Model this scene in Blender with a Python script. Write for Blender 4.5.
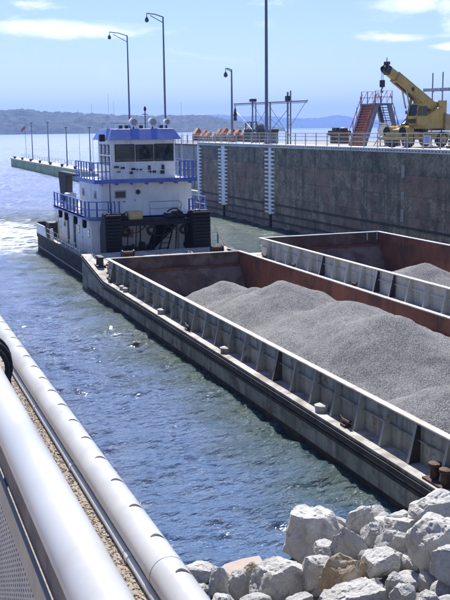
import bpy, bmesh, math, random
import numpy as np
from mathutils import Vector, Matrix, noise
PI = math.pi
R = math.radians
random.seed(7)
for o in list(bpy.data.objects): bpy.data.objects.remove(o)
S = bpy.context.scene
C = S.collection

# ------------------------------------------------------------------ camera
cam = bpy.data.cameras.new('camera'); cam_o = bpy.data.objects.new('camera', cam); C.objects.link(cam_o)
cr = Vector((0.93694224, -0.34929855, -0.01139149)); cf = Vector((0.34183294, 0.92272582, -0.17812162)); cu = Vector((0.07272885, 0.16299569, 0.98394254))
M3 = Matrix((cr, cu, -cf)).transposed()
cam_o.matrix_world = Matrix.Translation((0, 0, 9.4)) @ M3.to_4x4()
cam.sensor_fit = 'VERTICAL'; cam.sensor_height = 36; cam.sensor_width = 27; cam.lens = 57.0
cam.clip_start = 0.05; cam.clip_end = 30000
S.camera = cam_o
# ------------------------------------------------------------------ light, sky, exposure
SUN_EL, SUN_AZ = 51, 14
sl = bpy.data.lights.new('sun', 'SUN'); sl.energy = 3.9; sl.angle = R(0.53); sl.color = (1, 0.965, 0.91)
so = bpy.data.objects.new('sun', sl); C.objects.link(so)
sd = Vector((math.sin(R(SUN_AZ))*math.cos(R(SUN_EL)), math.cos(R(SUN_AZ))*math.cos(R(SUN_EL)), math.sin(R(SUN_EL))))
so.rotation_euler = sd.to_track_quat('Z', 'Y').to_euler(); so.location = sd*100
S.view_settings.view_transform = 'Standard'; S.view_settings.look = 'None'; S.view_settings.gamma = 1
S.view_settings.exposure = 0.92
S.view_settings.use_curve_mapping = False
W = bpy.data.worlds.new('World'); S.world = W; W.use_nodes = True
nt = W.node_tree; nt.nodes.clear(); L = nt.links.new
def N(t, nt, **k):
    n = nt.nodes.new(t)
    for a, b in k.items():
        if a.startswith('i_'):
            n.inputs[a[2:].replace('_', ' ')].default_value = b
        else: setattr(n, a, b)
    return n
sky = N('ShaderNodeTexSky', nt, sky_type='NISHITA', sun_disc=False, sun_elevation=R(SUN_EL), sun_rotation=R(SUN_AZ), altitude=100, air_density=0.9, dust_density=0.25, ozone_density=2.6)
tc = N('ShaderNodeTexCoord', nt)
sep = N('ShaderNodeSeparateXYZ', nt); L(tc.outputs['Generated'], sep.inputs[0])
def MATH(op, a, b=None, c=None, nt=nt, clamp=False):
    n = nt.nodes.new('ShaderNodeMath'); n.operation = op; n.use_clamp = clamp
    for i, v in enumerate((a, b, c)):
        if v is None: continue
        if isinstance(v, (int, float)): n.inputs[i].default_value = v
        else: nt.links.new(v, n.inputs[i])
    return n.outputs[0]
az = MATH('ARCTAN2', sep.outputs['X'], sep.outputs['Y'])
el = MATH('ARCSINE', sep.outputs['Z'])
cmb = N('ShaderNodeCombineXYZ', nt); L(MATH('MULTIPLY', az, 1.0), cmb.inputs[0]); L(MATH('MULTIPLY', el, 3.6), cmb.inputs[1])
n1 = N('ShaderNodeTexNoise', nt, i_Scale=9.0, i_Detail=9.0, i_Roughness=0.66, i_Distortion=0.5); L(cmb.outputs[0], n1.inputs['Vector'])
n2 = N('ShaderNodeTexNoise', nt, i_Scale=1.9, i_Detail=2.0); L(cmb.outputs[0], n2.inputs['Vector'])
cov = MATH('ADD', MATH('MULTIPLY', n1.outputs[0], 1.25), MATH('MULTIPLY_ADD', n2.outputs[0], 0.38, -.31))
def cloud(a, e, ra, re, g):      # one long cloud at azimuth a, elevation e (degrees)
    dx = MATH('DIVIDE', MATH('SUBTRACT', az, R(a)), R(ra)); dy = MATH('DIVIDE', MATH('SUBTRACT', el, R(e)), R(re))
    d2 = MATH('ADD', MATH('MULTIPLY', dx, dx), MATH('MULTIPLY', dy, dy))
    return MATH('MULTIPLY', MATH('MAXIMUM', MATH('SUBTRACT', 1.0, d2), 0.0), g)
for c in [(13.0, 5.75, 6.8, .7, .36), (20.4, 7.9, 2.0, .6, .26), (31.6, 6.9, 2.6, .7, .28), (34.4, 5.6, 2.0, 2.2, .36), (30.5, 5.0, 3.2, .3, .2), (9.5, 7.0, 2.8, .35, .18), (33.6,4.4,1.6,.3,.3)]:
    cov = MATH('ADD', cov, cloud(*c))
ramp = N('ShaderNodeMapRange', nt, interpolation_type='SMOOTHSTEP'); L(cov, ramp.inputs[0])
ramp.inputs[1].default_value = 0.56; ramp.inputs[2].default_value = 0.95; ramp.inputs[3].default_value = 0.0; ramp.inputs[4].default_value = 0.8
mixc = N('ShaderNodeMix', nt, data_type='RGBA'); L(ramp.outputs[0], mixc.inputs[0]); tint = N('ShaderNodeMix', nt, data_type='RGBA', blend_type='MULTIPLY'); tint.inputs[0].default_value = 1; L(sky.outputs[0], tint.inputs[6]); tint.inputs[7].default_value = (.66, .64, .76, 1); L(tint.outputs[2], mixc.inputs[6]); mixc.inputs[7].default_value = (8.6, 8.7, 9.2, 1)
bg = N('ShaderNodeBackground', nt); bg.inputs[1].default_value = 0.1
L(mixc.outputs[2], bg.inputs[0]); wo = N('ShaderNodeOutputWorld', nt); L(bg.outputs[0], wo.inputs[0])
S.cycles.volume_bounces = 1; S.cycles.max_bounces = 6; S.cycles.sample_clamp_indirect = 6
S.cycles.use_denoising = True

# ------------------------------------------------------------------ materials
MATS = {}
def mat(name, c1, c2=None, scale=3.0, rough=0.6, metal=0.0, bump=None, streak=None, rust=None, grime=None, rnd=0.0, detail=5.0, lo=.35, hi=.65, spec=0.5, alpha=None, fine=None, shift=True):
    if name in MATS: return MATS[name]
    m = bpy.data.materials.new(name); m.use_nodes = True; t = m.node_tree; b = t.nodes['Principled BSDF']; l = t.links.new
    tc = t.nodes.new('ShaderNodeTexCoord'); co = tc.outputs['Object']
    if rnd:
        oi = t.nodes.new('ShaderNodeObjectInfo')
        ad = t.nodes.new('ShaderNodeVectorMath'); ad.operation = 'ADD'; l(co, ad.inputs[0])
        cx = t.nodes.new('ShaderNodeCombineXYZ'); l(MATH('MULTIPLY', oi.outputs['Random'], 37.0, nt=t), cx.inputs[0]); l(MATH('MULTIPLY', oi.outputs['Random'], 91.0, nt=t), cx.inputs[1])
        l(cx.outputs[0], ad.inputs[1]); co = ad.outputs[0] if shift else co
    def noi(sc, vec=(1, 1, 1), det=detail, ro=.6):
        n = t.nodes.new('ShaderNodeTexNoise'); n.inputs['Scale'].default_value = sc; n.inputs['Detail'].default_value = det; n.inputs['Roughness'].default_value = ro
        mp = t.nodes.new('ShaderNodeMapping'); mp.inputs['Scale'].default_value = vec; l(co, mp.inputs[0]); l(mp.outputs[0], n.inputs['Vector']); return n.outputs[0]
    def mr(x, a, bb, c=0., d=1.):
        n = t.nodes.new('ShaderNodeMapRange'); n.interpolation_type = 'SMOOTHSTEP'; l(x, n.inputs[0])
        for i, v in enumerate((a, bb, c, d)): n.inputs[i+1].default_value = v
        return n.outputs[0]
    def mix(f, a, bb):
        n = t.nodes.new('ShaderNodeMix'); n.data_type = 'RGBA'
        if isinstance(f, float): n.inputs[0].default_value = f
        else: l(f, n.inputs[0])
        for i, v in ((6, a), (7, bb)):
            if isinstance(v, tuple): n.inputs[i].default_value = v+(1,)
            else: l(v, n.inputs[i])
        return n.outputs[2]
    col = mix(mr(noi(scale), lo, hi), c1, c2 if c2 else tuple(v*.82 for v in c1))
    if fine: col = mix(mr(noi(fine[0], det=2.0), .35, .65, 0, fine[2]), col, fine[1])
    if streak:   # (colour, amount, xy scale)
        sc = streak[2]; col = mix(mr(noi(1.0, (sc, sc, sc*.06)), .48, .72, 0, streak[1]), col, streak[0])
    if grime:    # (colour, amount, scale, lo, hi)
        col = mix(mr(noi(grime[2]), grime[3], grime[4], 0, grime[1]), col, grime[0])
    if rust:     # (colour, amount, scale, lo, hi)
        r_ = mr(noi(rust[2], det=8.0, ro=.7), rust[3], rust[4], 0, rust[1]); col = mix(r_, col, rust[0])
    if rnd:
        hv = t.nodes.new('ShaderNodeHueSaturation'); l(col, hv.inputs['Color']); l(MATH('MULTIPLY_ADD', oi.outputs['Random'], rnd, 1-rnd/2, nt=t), hv.inputs['Value']); col = hv.outputs[0]
    if isinstance(col, tuple): b.inputs['Base Color'].default_value = col+(1,)
    else: l(col, b.inputs['Base Color'])
    b.inputs['Metallic'].default_value = metal; b.inputs['Specular IOR Level'].default_value = spec
    l(mr(noi(scale*2.3), .3, .7, max(.02, rough-.1), min(1., rough+.1)), b.inputs['Roughness'])
    if bump:
        bn = t.nodes.new('ShaderNodeBump'); bn.inputs['Strength'].default_value = bump[1]; bn.inputs['Distance'].default_value = bump[2] if len(bump) > 2 else .02
        l(noi(bump[0], det=6.0), bn.inputs['Height']); l(bn.outputs[0], b.inputs['Normal'])
    MATS[name] = m; return m

white = mat('white_boat_paint', (.88, .88, .84), (.79, .79, .75), .9, .45, streak=((.42, .36, .30), .45, 3.0), rust=((.22, .10, .05), .8, 3.2, .66, .74), bump=(1.2, .35, .03))
whitep = mat('white_pipe_paint', (.60, .615, .63), (.50, .515, .53), 2.0, .32, bump=(3, .05, .003), grime=((.42, .38, .32), .5, 2.6, .52, .70), fine=(60.0, (.55, .52, .48), .25))
whiteclean = mat('white_gloss_paint', (.88, .88, .88), (.80, .80, .81), 4, .4)
blue = mat('blue_boat_paint', (.10, .17, .55), (.08, .13, .44), 1.2, .42, streak=((.05, .06, .2), .4, 3.0), rust=((.16, .09, .07), .7, 4.0, .68, .75))
roofblue = mat('blue_roof_paint', (.16, .25, .66), (.13, .20, .56), 1.0, .5, streak=((.30, .33, .6), .4, 2.5))
black = mat('black_hull_paint', (.014, .014, .018), (.026, .025, .028), 1.5, .7, streak=((.06, .05, .05), .35, 2.5), bump=(2, .3), spec=.25)
rubber = mat('black_rubber', (.010, .010, .016), (.016, .016, .024), 6, .75, bump=(14, .4, .01))
glass = mat('dark_window_glass', (.012, .02, .025), (.03, .045, .05), 1.5, .08, spec=.6)
concrete = mat('weathered_lock_concrete', (.50, .38, .265), (.27, .22, .165), .8, .85, detail=12.0, lo=.42, hi=.58, fine=(4.5, (.09, .08, .065), .55), streak=((.06, .058, .05), .7, 1.1), grime=((.30, .19, .14), .75, .3, .44, .60), rust=((.06, .065, .06), .65, .6, .50, .66), bump=(3, .6, .04), rnd=.10, shift=False)
concrete_top = mat('dark_slimed_concrete', (.36, .315, .235), (.18, .175, .13), .8, .85, detail=12.0, lo=.42, hi=.58, fine=(4.5, (.07, .068, .055), .55), streak=((.05, .05, .042), .75, 1.2), grime=((.22, .17, .14), .6, .35, .48, .64), bump=(3, .6, .04), rnd=.08, shift=False)
capw = mat('white_cap_paint', (.68, .68, .68), (.56, .56, .55), .7, .6, streak=((.3, .28, .26), .5, 2.0))
conc_light = mat('pale_concrete', (.42, .41, .38), (.33, .32, .30), .8, .85, grime=((.22, .2, .18), .5, 1.5, .5, .7), bump=(5, .4))
aggregate = mat('exposed_aggregate', (.38, .315, .25), (.25, .205, .16), 40.0, .85, bump=(120, .7, .006))
galv = mat('galvanised_steel', (.40, .41, .42), (.30, .31, .32), 5, .45, .55, rust=((.25, .14, .08), .5, 6, .66, .74))
railpaint = mat('beige_rail_paint', (.46, .45, .41), (.36, .35, .32), 3, .55, rust=((.2, .12, .08), .6, 5, .62, .72))
strip = mat('tan_frame_bar', (.42, .40, .36), (.36, .34, .31), 5, .5, .2)
dstrip = mat('dark_rail_shade', (.07, .07, .10), (.05, .05, .08), 5, .55, .2, grime=((.14, .13, .15), .6, 20, .45, .6))  # shade below the handrail put into a dark purplish colour
steelpan = mat('perforated_grey_plate', (.50, .51, .52), (.42, .43, .44), 5, .5, .1)
rustm = mat('rusty_hopper_steel', (.30, .105, .058), (.19, .07, .042), .8, .8, streak=((.30, .13, .08), .6, 2.2), grime=((.08, .045, .04), .7, .6, .5, .68), bump=(6, .4))
rustd = mat('dark_rusty_hopper_steel', (.20, .115, .085), (.13, .075, .06), .8, .8, streak=((.14, .07, .05), .5, 2.2), grime=((.34, .26, .22), .6, .7, .46, .64), bump=(6, .4))
coam_g = mat('grey_green_coaming_paint', (.42, .425, .37), (.31, .32, .29), 1.3, .7, streak=((.075, .065, .055), .7, 3), rust=((.17, .08, .045), .85, 2.2, .55, .68), rnd=.25)
coam_w = mat('white_weathered_coaming_paint', (.74, .73, .66), (.62, .61, .55), 1.3, .65, streak=((.2, .17, .14), .55, 3), rust=((.2, .10, .06), .85, 3.2, .61, .70), rnd=.18)
rim = mat('worn_coaming_rim', (.60, .55, .50), (.48, .41, .36), 2.2, .7, rust=((.28, .14, .09), .7, 1.6, .56, .68))
deckm = mat('worn_barge_deck', (.54, .52, .48), (.38, .365, .335), .9, .8, grime=((.2, .165, .14), .8, 1.4, .47, .66), rust=((.22, .12, .075), .8, 4.0, .6, .68), bump=(8, .4), fine=(30., (.3, .28, .25), .35))
hullm = mat('barge_hull_steel', (.46, .44, .37), (.30, .29, .25), .9, .75, streak=((.045, .045, .045), .7, 1.6), rust=((.17, .09, .055), .8, 1.4, .52, .66), grime=((.16, .17, .12), .4, .9, .46, .62), fine=(5., (.34, .31, .26), .5), bump=(1.5, .7, .05))
rubr = mat('dark_rub_rail', (.035, .033, .035), (.075, .06, .05), 1.5, .7, rust=((.13, .065, .04), .7, 3, .56, .68))
iron = mat('rusty_iron', (.10, .045, .03), (.05, .028, .022), 8, .75, bump=(20, .5))
dark = mat('dark_machinery', (.03, .03, .034), (.05, .05, .055), 5, .6)
yellow = mat('faded_crane_yellow', (.50, .36, .10), (.42, .29, .09), 1.5, .5, streak=((.28, .2, .1), .5, 3), rust=((.16, .09, .05), .7, 3.5, .62, .7))
tanm = mat('tan_counterweight_paint', (.40, .30, .16), (.32, .24, .14), 2, .6, grime=((.16, .12, .08), .6, 1.5, .5, .7))
orange = mat('orange_paint', (.55, .22, .05), None, 4, .5)
redsteel = mat('faded_red_steel', (.42, .13, .10), (.34, .12, .09), 1.5, .6, streak=((.5, .35, .32), .5, 4))
bluegrey = mat('blue_grey_steel', (.16, .19, .27), (.12, .145, .21), 2, .5)
rustred = mat('rust_red_steel', (.56, .17, .07), (.40, .12, .06), 2, .7, rnd=.6)
beige = mat('beige_steel', (.48, .38, .29), (.38, .30, .22), 2, .7, rnd=.4)
ropem = mat('dark_rope', (.045, .04, .04), (.08, .07, .06), 25, .9, bump=(60, .8, .02))
boxy = mat('yellow_tan_canvas', (.55, .43, .2), (.47, .36, .17), 4, .7)
flagm = mat('red_flag_cloth', (.50, .17, .18), (.46, .15, .16), 8, .8)
algae = mat('green_algae_concrete', (.42, .48, .26), (.30, .37, .17), .12, .85, streak=((.2, .24, .13), .5, .3), grime=((.32, .33, .24), .5, .08, .5, .7))
yconc = mat('yellowish_concrete_top', (.62, .60, .46), (.52, .50, .39), .3, .8)
lilac = mat('lilac_sign_face', (.42, .42, .75), (.40, .40, .70), 3, .5)
lampm = mat('lamp_housing', (.08, .09, .11), None, 5, .5)
polem = mat('grey_pole_steel', (.20, .225, .28), (.15, .175, .22), 1, .55, .1)
mastm = mat('blue_grey_mast_steel', (.12, .155, .25), (.10, .13, .21), 1, .55)
redslab = mat('reddish_slab_rock', (.50, .38, .33), (.47, .43, .40), 2.5, .85, bump=(8, .6))
def rockmat(name, a, b, g, v):
    return mat(name, a, b, 1.7, .88, detail=9.0, grime=(g, .75, 2.2, v, v+.14), bump=(7, .95, .05), fine=(22.0, tuple(x*.62 for x in a), .55), rnd=.22)
rock_l = rockmat('pale_limestone', (.70, .69, .66), (.55, .54, .52), (.34, .32, .28), .54)
rock_g = rockmat('grey_limestone', (.62, .615, .60), (.48, .475, .47), (.32, .31, .30), .54)
rock_b = rockmat('brown_stained_limestone', (.58, .46, .31), (.42, .31, .20), (.66, .64, .60), .50)
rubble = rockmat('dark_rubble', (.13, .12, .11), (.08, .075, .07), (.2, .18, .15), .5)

# gravel: coloured per small stone
def gravelmat():
    m = bpy.data.materials.new('crushed_grey_gravel'); m.use_nodes = True; t = m.node_tree; b = t.nodes['Principled BSDF']; l = t.links.new
    tc = t.nodes.new('ShaderNodeTexCoord')
    v = t.nodes.new('ShaderNodeTexVoronoi'); v.inputs['Scale'].default_value = 33; l(tc.outputs['Object'], v.inputs['Vector'])
    v2 = t.nodes.new('ShaderNodeTexVoronoi'); v2.inputs['Scale'].default_value = 75; l(tc.outputs['Object'], v2.inputs['Vector'])
    sp = t.nodes.new('ShaderNodeSeparateColor'); l(v.outputs['Color'], sp.inputs[0])
    n = t.nodes.new('ShaderNodeTexNoise'); n.inputs['Scale'].default_value = .5; n.inputs['Detail'].default_value = 5; l(tc.outputs['Object'], n.inputs['Vector'])
    a = MATH('MULTIPLY_ADD', sp.outputs[0], .28, .13, nt=t)
    a = MATH('MULTIPLY', a, MATH('MULTIPLY_ADD', n.outputs[0], .7, .72, nt=t), nt=t)
    cc = t.nodes.new('ShaderNodeCombineColor'); l(MATH('MULTIPLY', a, 1.0, nt=t), cc.inputs[0]); l(MATH('MULTIPLY', a, .985, nt=t), cc.inputs[1]); l(MATH('MULTIPLY', a, .985, nt=t), cc.inputs[2])
    l(cc.outputs[0], b.inputs['Base Color']); b.inputs['Roughness'].default_value = .9
    h = MATH('ADD', v.outputs['Distance'], MATH('MULTIPLY', v2.outputs['Distance'], .4, nt=t), nt=t)
    bn = t.nodes.new('ShaderNodeBump'); bn.inputs['Strength'].default_value = 1.0; bn.inputs['Distance'].default_value = .042; bn.invert = True; l(h, bn.inputs['Height']); l(bn.outputs[0], b.inputs['Normal'])
    return m
gravel = gravelmat()

# ------------------------------------------------------------------ mesh helpers
OFF = {}
class MB:
    def __init__(s): s.v = []; s.f = []; s.m = []; s.mi = 0
    def quadbox(s, P):       # 8 points: bottom 4 ccw, top 4 ccw
        k = len(s.v); s.v += [tuple(p) for p in P]
        for q in ((3, 2, 1, 0), (4, 5, 6, 7), (0, 1, 5, 4), (1, 2, 6, 5), (2, 3, 7, 6), (3, 0, 4, 7)): s.f.append(tuple(k+i for i in q)); s.m.append(s.mi)
        return s
    def box(s, x0, x1, y0, y1, z0, z1):
        return s.quadbox([(x0, y0, z0), (x1, y0, z0), (x1, y1, z0), (x0, y1, z0), (x0, y0, z1), (x1, y0, z1), (x1, y1, z1), (x0, y1, z1)])
    def obox(s, c, hx, hy, hz, M=None):
        M = M or Matrix.Identity(3); c = Vector(c)
        return s.quadbox([c+M@Vector((a*hx, b*hy, d*hz)) for d in (-1, 1) for a, b in ((-1, -1), (1, -1), (1, 1), (-1, 1))])
    def bar(s, a, b, w, h=None, up=(0, 0, 1)):    # rectangular bar from a to b
        a = Vector(a); b = Vector(b); d = (b-a).normalized(); u = Vector(up)
        if abs(d.dot(u)) > .98: u = Vector((1, 0, 0))
        x = d.cross(u).normalized(); z = x.cross(d); h = h or w
        P = [p+x*(i*w/2)+z*(j*h/2) for p in (a, b) for i, j in ((-1, -1), (1, -1), (1, 1), (-1, 1))]
        k = len(s.v); s.v += [tuple(p) for p in P]
        for q in ((0, 1, 2, 3), (7, 6, 5, 4), (0, 4, 5, 1), (1, 5, 6, 2), (2, 6, 7, 3), (3, 7, 4, 0)): s.f.append(tuple(k+i for i in q)); s.m.append(s.mi)
        return s
    def tube(s, pts, r, n=8, r2=None, caps=True):
        pts = [Vector(p) for p in pts]; rings = []; prev = None
        for i, p in enumerate(pts):
            d = (pts[min(i+1, len(pts)-1)]-pts[max(i-1, 0)]).normalized()
            if prev is None:
                u = Vector((0, 0, 1)) if abs(d.z) < .95 else Vector((1, 0, 0)); x = d.cross(u).normalized()
            else: x = (prev-d*prev.dot(d)).normalized()
            prev = x; y = d.cross(x); rr = r if r2 is None else r+(r2-r)*i/(len(pts)-1)
            k = len(s.v); s.v += [tuple(p+(x*math.cos(2*PI*j/n)+y*math.sin(2*PI*j/n))*rr) for j in range(n)]; rings.append(k)
        for a, b in zip(rings, rings[1:]):
            for j in range(n): s.f.append((a+j, a+(j+1) % n, b+(j+1) % n, b+j)); s.m.append(s.mi)
        if caps:
            s.f.append(tuple(rings[0]+j for j in range(n-1, -1, -1))); s.m.append(s.mi)
            s.f.append(tuple(rings[-1]+j for j in range(n))); s.m.append(s.mi)
        return s
    def lathe(s, c, prof, n=16, axis=(0, 0, 1)):   # prof [(r, h)]
        c = Vector(c); q = Vector(axis).to_track_quat('Z', 'Y'); rings = []
        for r, h in prof:
            k = len(s.v); s.v += [tuple(c+q@Vector((r*math.cos(2*PI*j/n), r*math.sin(2*PI*j/n), h))) for j in range(n)]; rings.append(k)
        for a, b in zip(rings, rings[1:]):
            for j in range(n): s.f.append((a+j, a+(j+1) % n, b+(j+1) % n, b+j)); s.m.append(s.mi)
        s.f.append(tuple(rings[0]+j for j in range(n-1, -1, -1))); s.m.append(s.mi); s.f.append(tuple(rings[-1]+j for j in range(n))); s.m.append(s.mi)
        return s
    def prism(s, poly, a, b, plane='xz'):   # polygon in a plane extruded a..b along the third axis
        def P(u, v, w): return {'xz': (u, w, v), 'yz': (w, u, v), 'xy': (u, v, w)}[plane]
        n = len(poly); k = len(s.v); s.v += [P(u, v, a) for u, v in poly]+[P(u, v, b) for u, v in poly]
        s.f.append(tuple(k+i for i in range(n))); s.f.append(tuple(k+n+i for i in range(n-1, -1, -1))); s.m += [s.mi]*2
        for i in range(n): s.f.append((k+i, k+n+i, k+n+(i+1) % n, k+(i+1) % n)); s.m.append(s.mi)
        return s
    def build(s, name, mats, parent=None, smooth=False, bevel=0, label=None, cat=None, group=None, kind=None, origin=None):
        off = Vector(OFF[parent.name]) if parent else Vector(origin or (0, 0, 0))
        me = bpy.data.meshes.new(name); me.from_pydata([tuple(Vector(v)-off) for v in s.v], [], s.f)
        if not isinstance(mats, (list, tuple)): mats = [mats]
        for m in mats: me.materials.append(m)
        if len(mats) > 1: me.polygons.foreach_set('material_index', s.m)
        bm = bmesh.new(); bm.from_mesh(me); bmesh.ops.recalc_face_normals(bm, faces=bm.faces)
        if bevel: bmesh.ops.bevel(bm, geom=[e for e in bm.edges if e.is_manifold and e.calc_face_angle(0) > .6], offset=bevel, segments=2 if bevel > .02 else 1, affect='EDGES', clamp_overlap=True)
        bm.to_mesh(me); bm.free()
        if smooth:
            me.polygons.foreach_set('use_smooth', [True]*len(me.polygons))
            me.set_sharp_from_angle(angle=R(40))
        o = bpy.data.objects.new(name, me); C.objects.link(o)
        if parent: o.parent = parent
        else: o.location = off
        OFF[o.name] = tuple(off)
        tag(o, label, cat, group, kind); return o
def tag(o, label=None, cat=None, group=None, kind=None):
    if label: o['label'] = label
    if cat: o['category'] = cat
    if group: o['group'] = group
    if kind: o['kind'] = kind
    return o
def thing(name, loc, label, cat, group=None):
    o = bpy.data.objects.new(name, None); C.objects.link(o); o.location = loc; o.empty_display_size = .3
    OFF[o.name] = tuple(loc); return tag(o, label, cat, group)
def copyt(root, loc, label=None, rz=None, children=None):
    kids = children if children is not None else {}
    def cp(o, par):
        c = o.copy(); C.objects.link(c)
        if par: c.parent = par
        for ch in list(KID.get(o.name, [])): cp(ch, c)
        return c
    c = cp(root, None); c.location = loc
    if label: c['label'] = label
    if rz is not None: c.rotation_euler.z = rz
    return c
KID = {}
def index_kids():
    KID.clear()
    for o in bpy.data.objects:
        if o.parent: KID.setdefault(o.parent.name, []).append(o)
def mesh_obj(name, V, F, m, smooth=True, **k):
    me = bpy.data.meshes.new(name); V = np.asarray(V, np.float32); F = np.asarray(F, np.int32)
    me.vertices.add(len(V)); me.vertices.foreach_set('co', V.ravel()); me.loops.add(F.size); me.loops.foreach_set('vertex_index', F.ravel())
    me.polygons.add(len(F)); me.polygons.foreach_set('loop_start', np.arange(0, F.size, 4, dtype=np.int32)); me.polygons.foreach_set('loop_total', np.full(len(F), 4, np.int32))
    me.polygons.foreach_set('use_smooth', np.full(len(F), smooth)); me.update(); me.validate(); me.materials.append(m)
    o = bpy.data.objects.new(name, me); C.objects.link(o); OFF[name] = (0, 0, 0)
    return tag(o, **k)
def grid(xs, ys, Z):
    X, Y = np.meshgrid(xs, ys); nx = len(xs); ny = len(ys)
    V = np.stack([X, Y, Z(X, Y)], -1).reshape(-1, 3)
    i = np.arange(nx-1)[None, :]+np.arange(ny-1)[:, None]*nx; i = i.ravel()
    return V, np.stack([i, i+1, i+1+nx, i+nx], 1)
rs = np.random.RandomState(3)
def vnoise(X, Y, seed=0):      # smooth value noise, numpy
    r = np.random.RandomState(seed); T = r.rand(256, 256)
    xi = np.floor(X).astype(int); yi = np.floor(Y).astype(int); fx = X-xi; fy = Y-yi; fx = fx*fx*(3-2*fx); fy = fy*fy*(3-2*fy)
    g = lambda a, b: T[a % 256, b % 256]
    return (g(xi, yi)*(1-fx)+g(xi+1, yi)*fx)*(1-fy)+(g(xi, yi+1)*(1-fx)+g(xi+1, yi+1)*fx)*fy
def fbm(X, Y, s, o=5, seed=0):
    a = 0; w = 1; t = 0
    for k in range(o): a = a+w*vnoise(X*s+13.1*k, Y*s+7.7*k, seed+k); t += w; w *= .5; s *= 2.03
    return a/t

# ------------------------------------------------------------------ water
def watermat():
    m = bpy.data.materials.new('river_water'); m.use_nodes = True; t = m.node_tree; b = t.nodes['Principled BSDF']; l = t.links.new
    tc = t.nodes.new('ShaderNodeTexCoord'); co = tc.outputs['Object']
    def noi(sc, vec, det=4., ro=.55, dist=0.):
        n = t.nodes.new('ShaderNodeTexNoise'); n.inputs['Scale'].default_value = sc; n.inputs['Detail'].default_value = det; n.inputs['Roughness'].default_value = ro; n.inputs['Distortion'].default_value = dist
        mp = t.nodes.new('ShaderNodeMapping'); mp.inputs['Scale'].default_value = vec; mp.inputs['Rotation'].default_value = (0, 0, R(20)); l(co, mp.inputs[0]); l(mp.outputs[0], n.inputs['Vector']); return n.outputs[0]
    h = MATH('ADD', MATH('MULTIPLY', noi(1.0, (.8, 1.5, 1), 3.), .8, nt=t), MATH('MULTIPLY', noi(2.6, (.6, 1.6, 1), 5., .66), .85, nt=t), nt=t)
    h = MATH('ADD', h, MATH('MULTIPLY', noi(8.5, (.75, 1.3, 1), 2.), .30, nt=t), nt=t)
    bn = t.nodes.new('ShaderNodeBump'); bn.inputs['Strength'].default_value = 1.0; bn.inputs['Distance'].default_value = .22
    l(h, bn.inputs['Height']); l(bn.outputs[0], b.inputs['Normal'])
    # base colour: far glare painted as paler blue, hull reflection as dark murky green
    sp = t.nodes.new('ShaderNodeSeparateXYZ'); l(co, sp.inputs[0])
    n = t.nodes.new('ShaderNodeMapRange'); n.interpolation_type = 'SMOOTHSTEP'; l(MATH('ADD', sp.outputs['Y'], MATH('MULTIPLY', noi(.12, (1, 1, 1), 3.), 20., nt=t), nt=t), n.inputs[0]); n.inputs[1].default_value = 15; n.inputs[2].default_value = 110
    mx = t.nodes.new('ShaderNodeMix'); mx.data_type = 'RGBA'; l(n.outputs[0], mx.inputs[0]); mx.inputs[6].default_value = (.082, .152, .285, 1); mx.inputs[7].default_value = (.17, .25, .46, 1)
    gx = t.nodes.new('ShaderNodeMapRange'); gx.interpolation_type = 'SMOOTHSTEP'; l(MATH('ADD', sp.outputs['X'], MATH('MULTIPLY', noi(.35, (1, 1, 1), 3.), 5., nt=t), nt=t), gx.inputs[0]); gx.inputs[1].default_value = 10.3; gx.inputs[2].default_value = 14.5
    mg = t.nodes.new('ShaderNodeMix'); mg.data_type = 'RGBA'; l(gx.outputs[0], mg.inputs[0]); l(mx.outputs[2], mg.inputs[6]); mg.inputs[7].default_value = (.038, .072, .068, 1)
    # the painted green reflection is kept to the chamber water
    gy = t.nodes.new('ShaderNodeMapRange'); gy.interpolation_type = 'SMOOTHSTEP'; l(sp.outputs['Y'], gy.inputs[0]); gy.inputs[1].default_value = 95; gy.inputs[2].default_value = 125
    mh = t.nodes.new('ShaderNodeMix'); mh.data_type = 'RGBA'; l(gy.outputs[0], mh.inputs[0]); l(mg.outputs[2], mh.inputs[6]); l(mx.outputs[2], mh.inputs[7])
    # prop-wash foam astern of the towboat
    fx = MATH('DIVIDE', MATH('SUBTRACT', sp.outputs['X'], 9.0, nt=t), 9.0, nt=t); fy = MATH('DIVIDE', MATH('SUBTRACT', sp.outputs['Y'], 90., nt=t), 19., nt=t)
    d = MATH('SUBTRACT', 1.0, MATH('ADD', MATH('MULTIPLY', fx, fx, nt=t), MATH('MULTIPLY', fy, fy, nt=t), nt=t), nt=t)
    f = MATH('MULTIPLY', MATH('MAXIMUM', d, 0., nt=t), .30, nt=t)
    g = t.nodes.new('ShaderNodeMapRange'); g.interpolation_type = 'SMOOTHSTEP'; l(MATH('ADD', f, noi(1.1, (.45, 1.2, 1), 8., .7, .4), nt=t), g.inputs[0]); g.inputs[1].default_value = .57; g.inputs[2].default_value = .76; g.inputs[4].default_value = .85
    gate = MATH('MULTIPLY', g.outputs[0], MATH('GREATER_THAN', d, 0., nt=t), nt=t)
    m2 = t.nodes.new('ShaderNodeMix'); m2.data_type = 'RGBA'; l(gate, m2.inputs[0]); l(mh.outputs[2], m2.inputs[6]); m2.inputs[7].default_value = (.75, .8, .84, 1)
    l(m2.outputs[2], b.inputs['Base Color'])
    rg = t.nodes.new('ShaderNodeMapRange'); l(sp.outputs['Y'], rg.inputs[0]); rg.inputs[1].default_value = 40; rg.inputs[2].default_value = 700; rg.inputs[3].default_value = .10; rg.inputs[4].default_value = .34
    l(MATH('MULTIPLY_ADD', gate, .5, rg.outputs[0], nt=t), b.inputs['Roughness']); b.inputs['IOR'].default_value = 1.333
    return m
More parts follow.
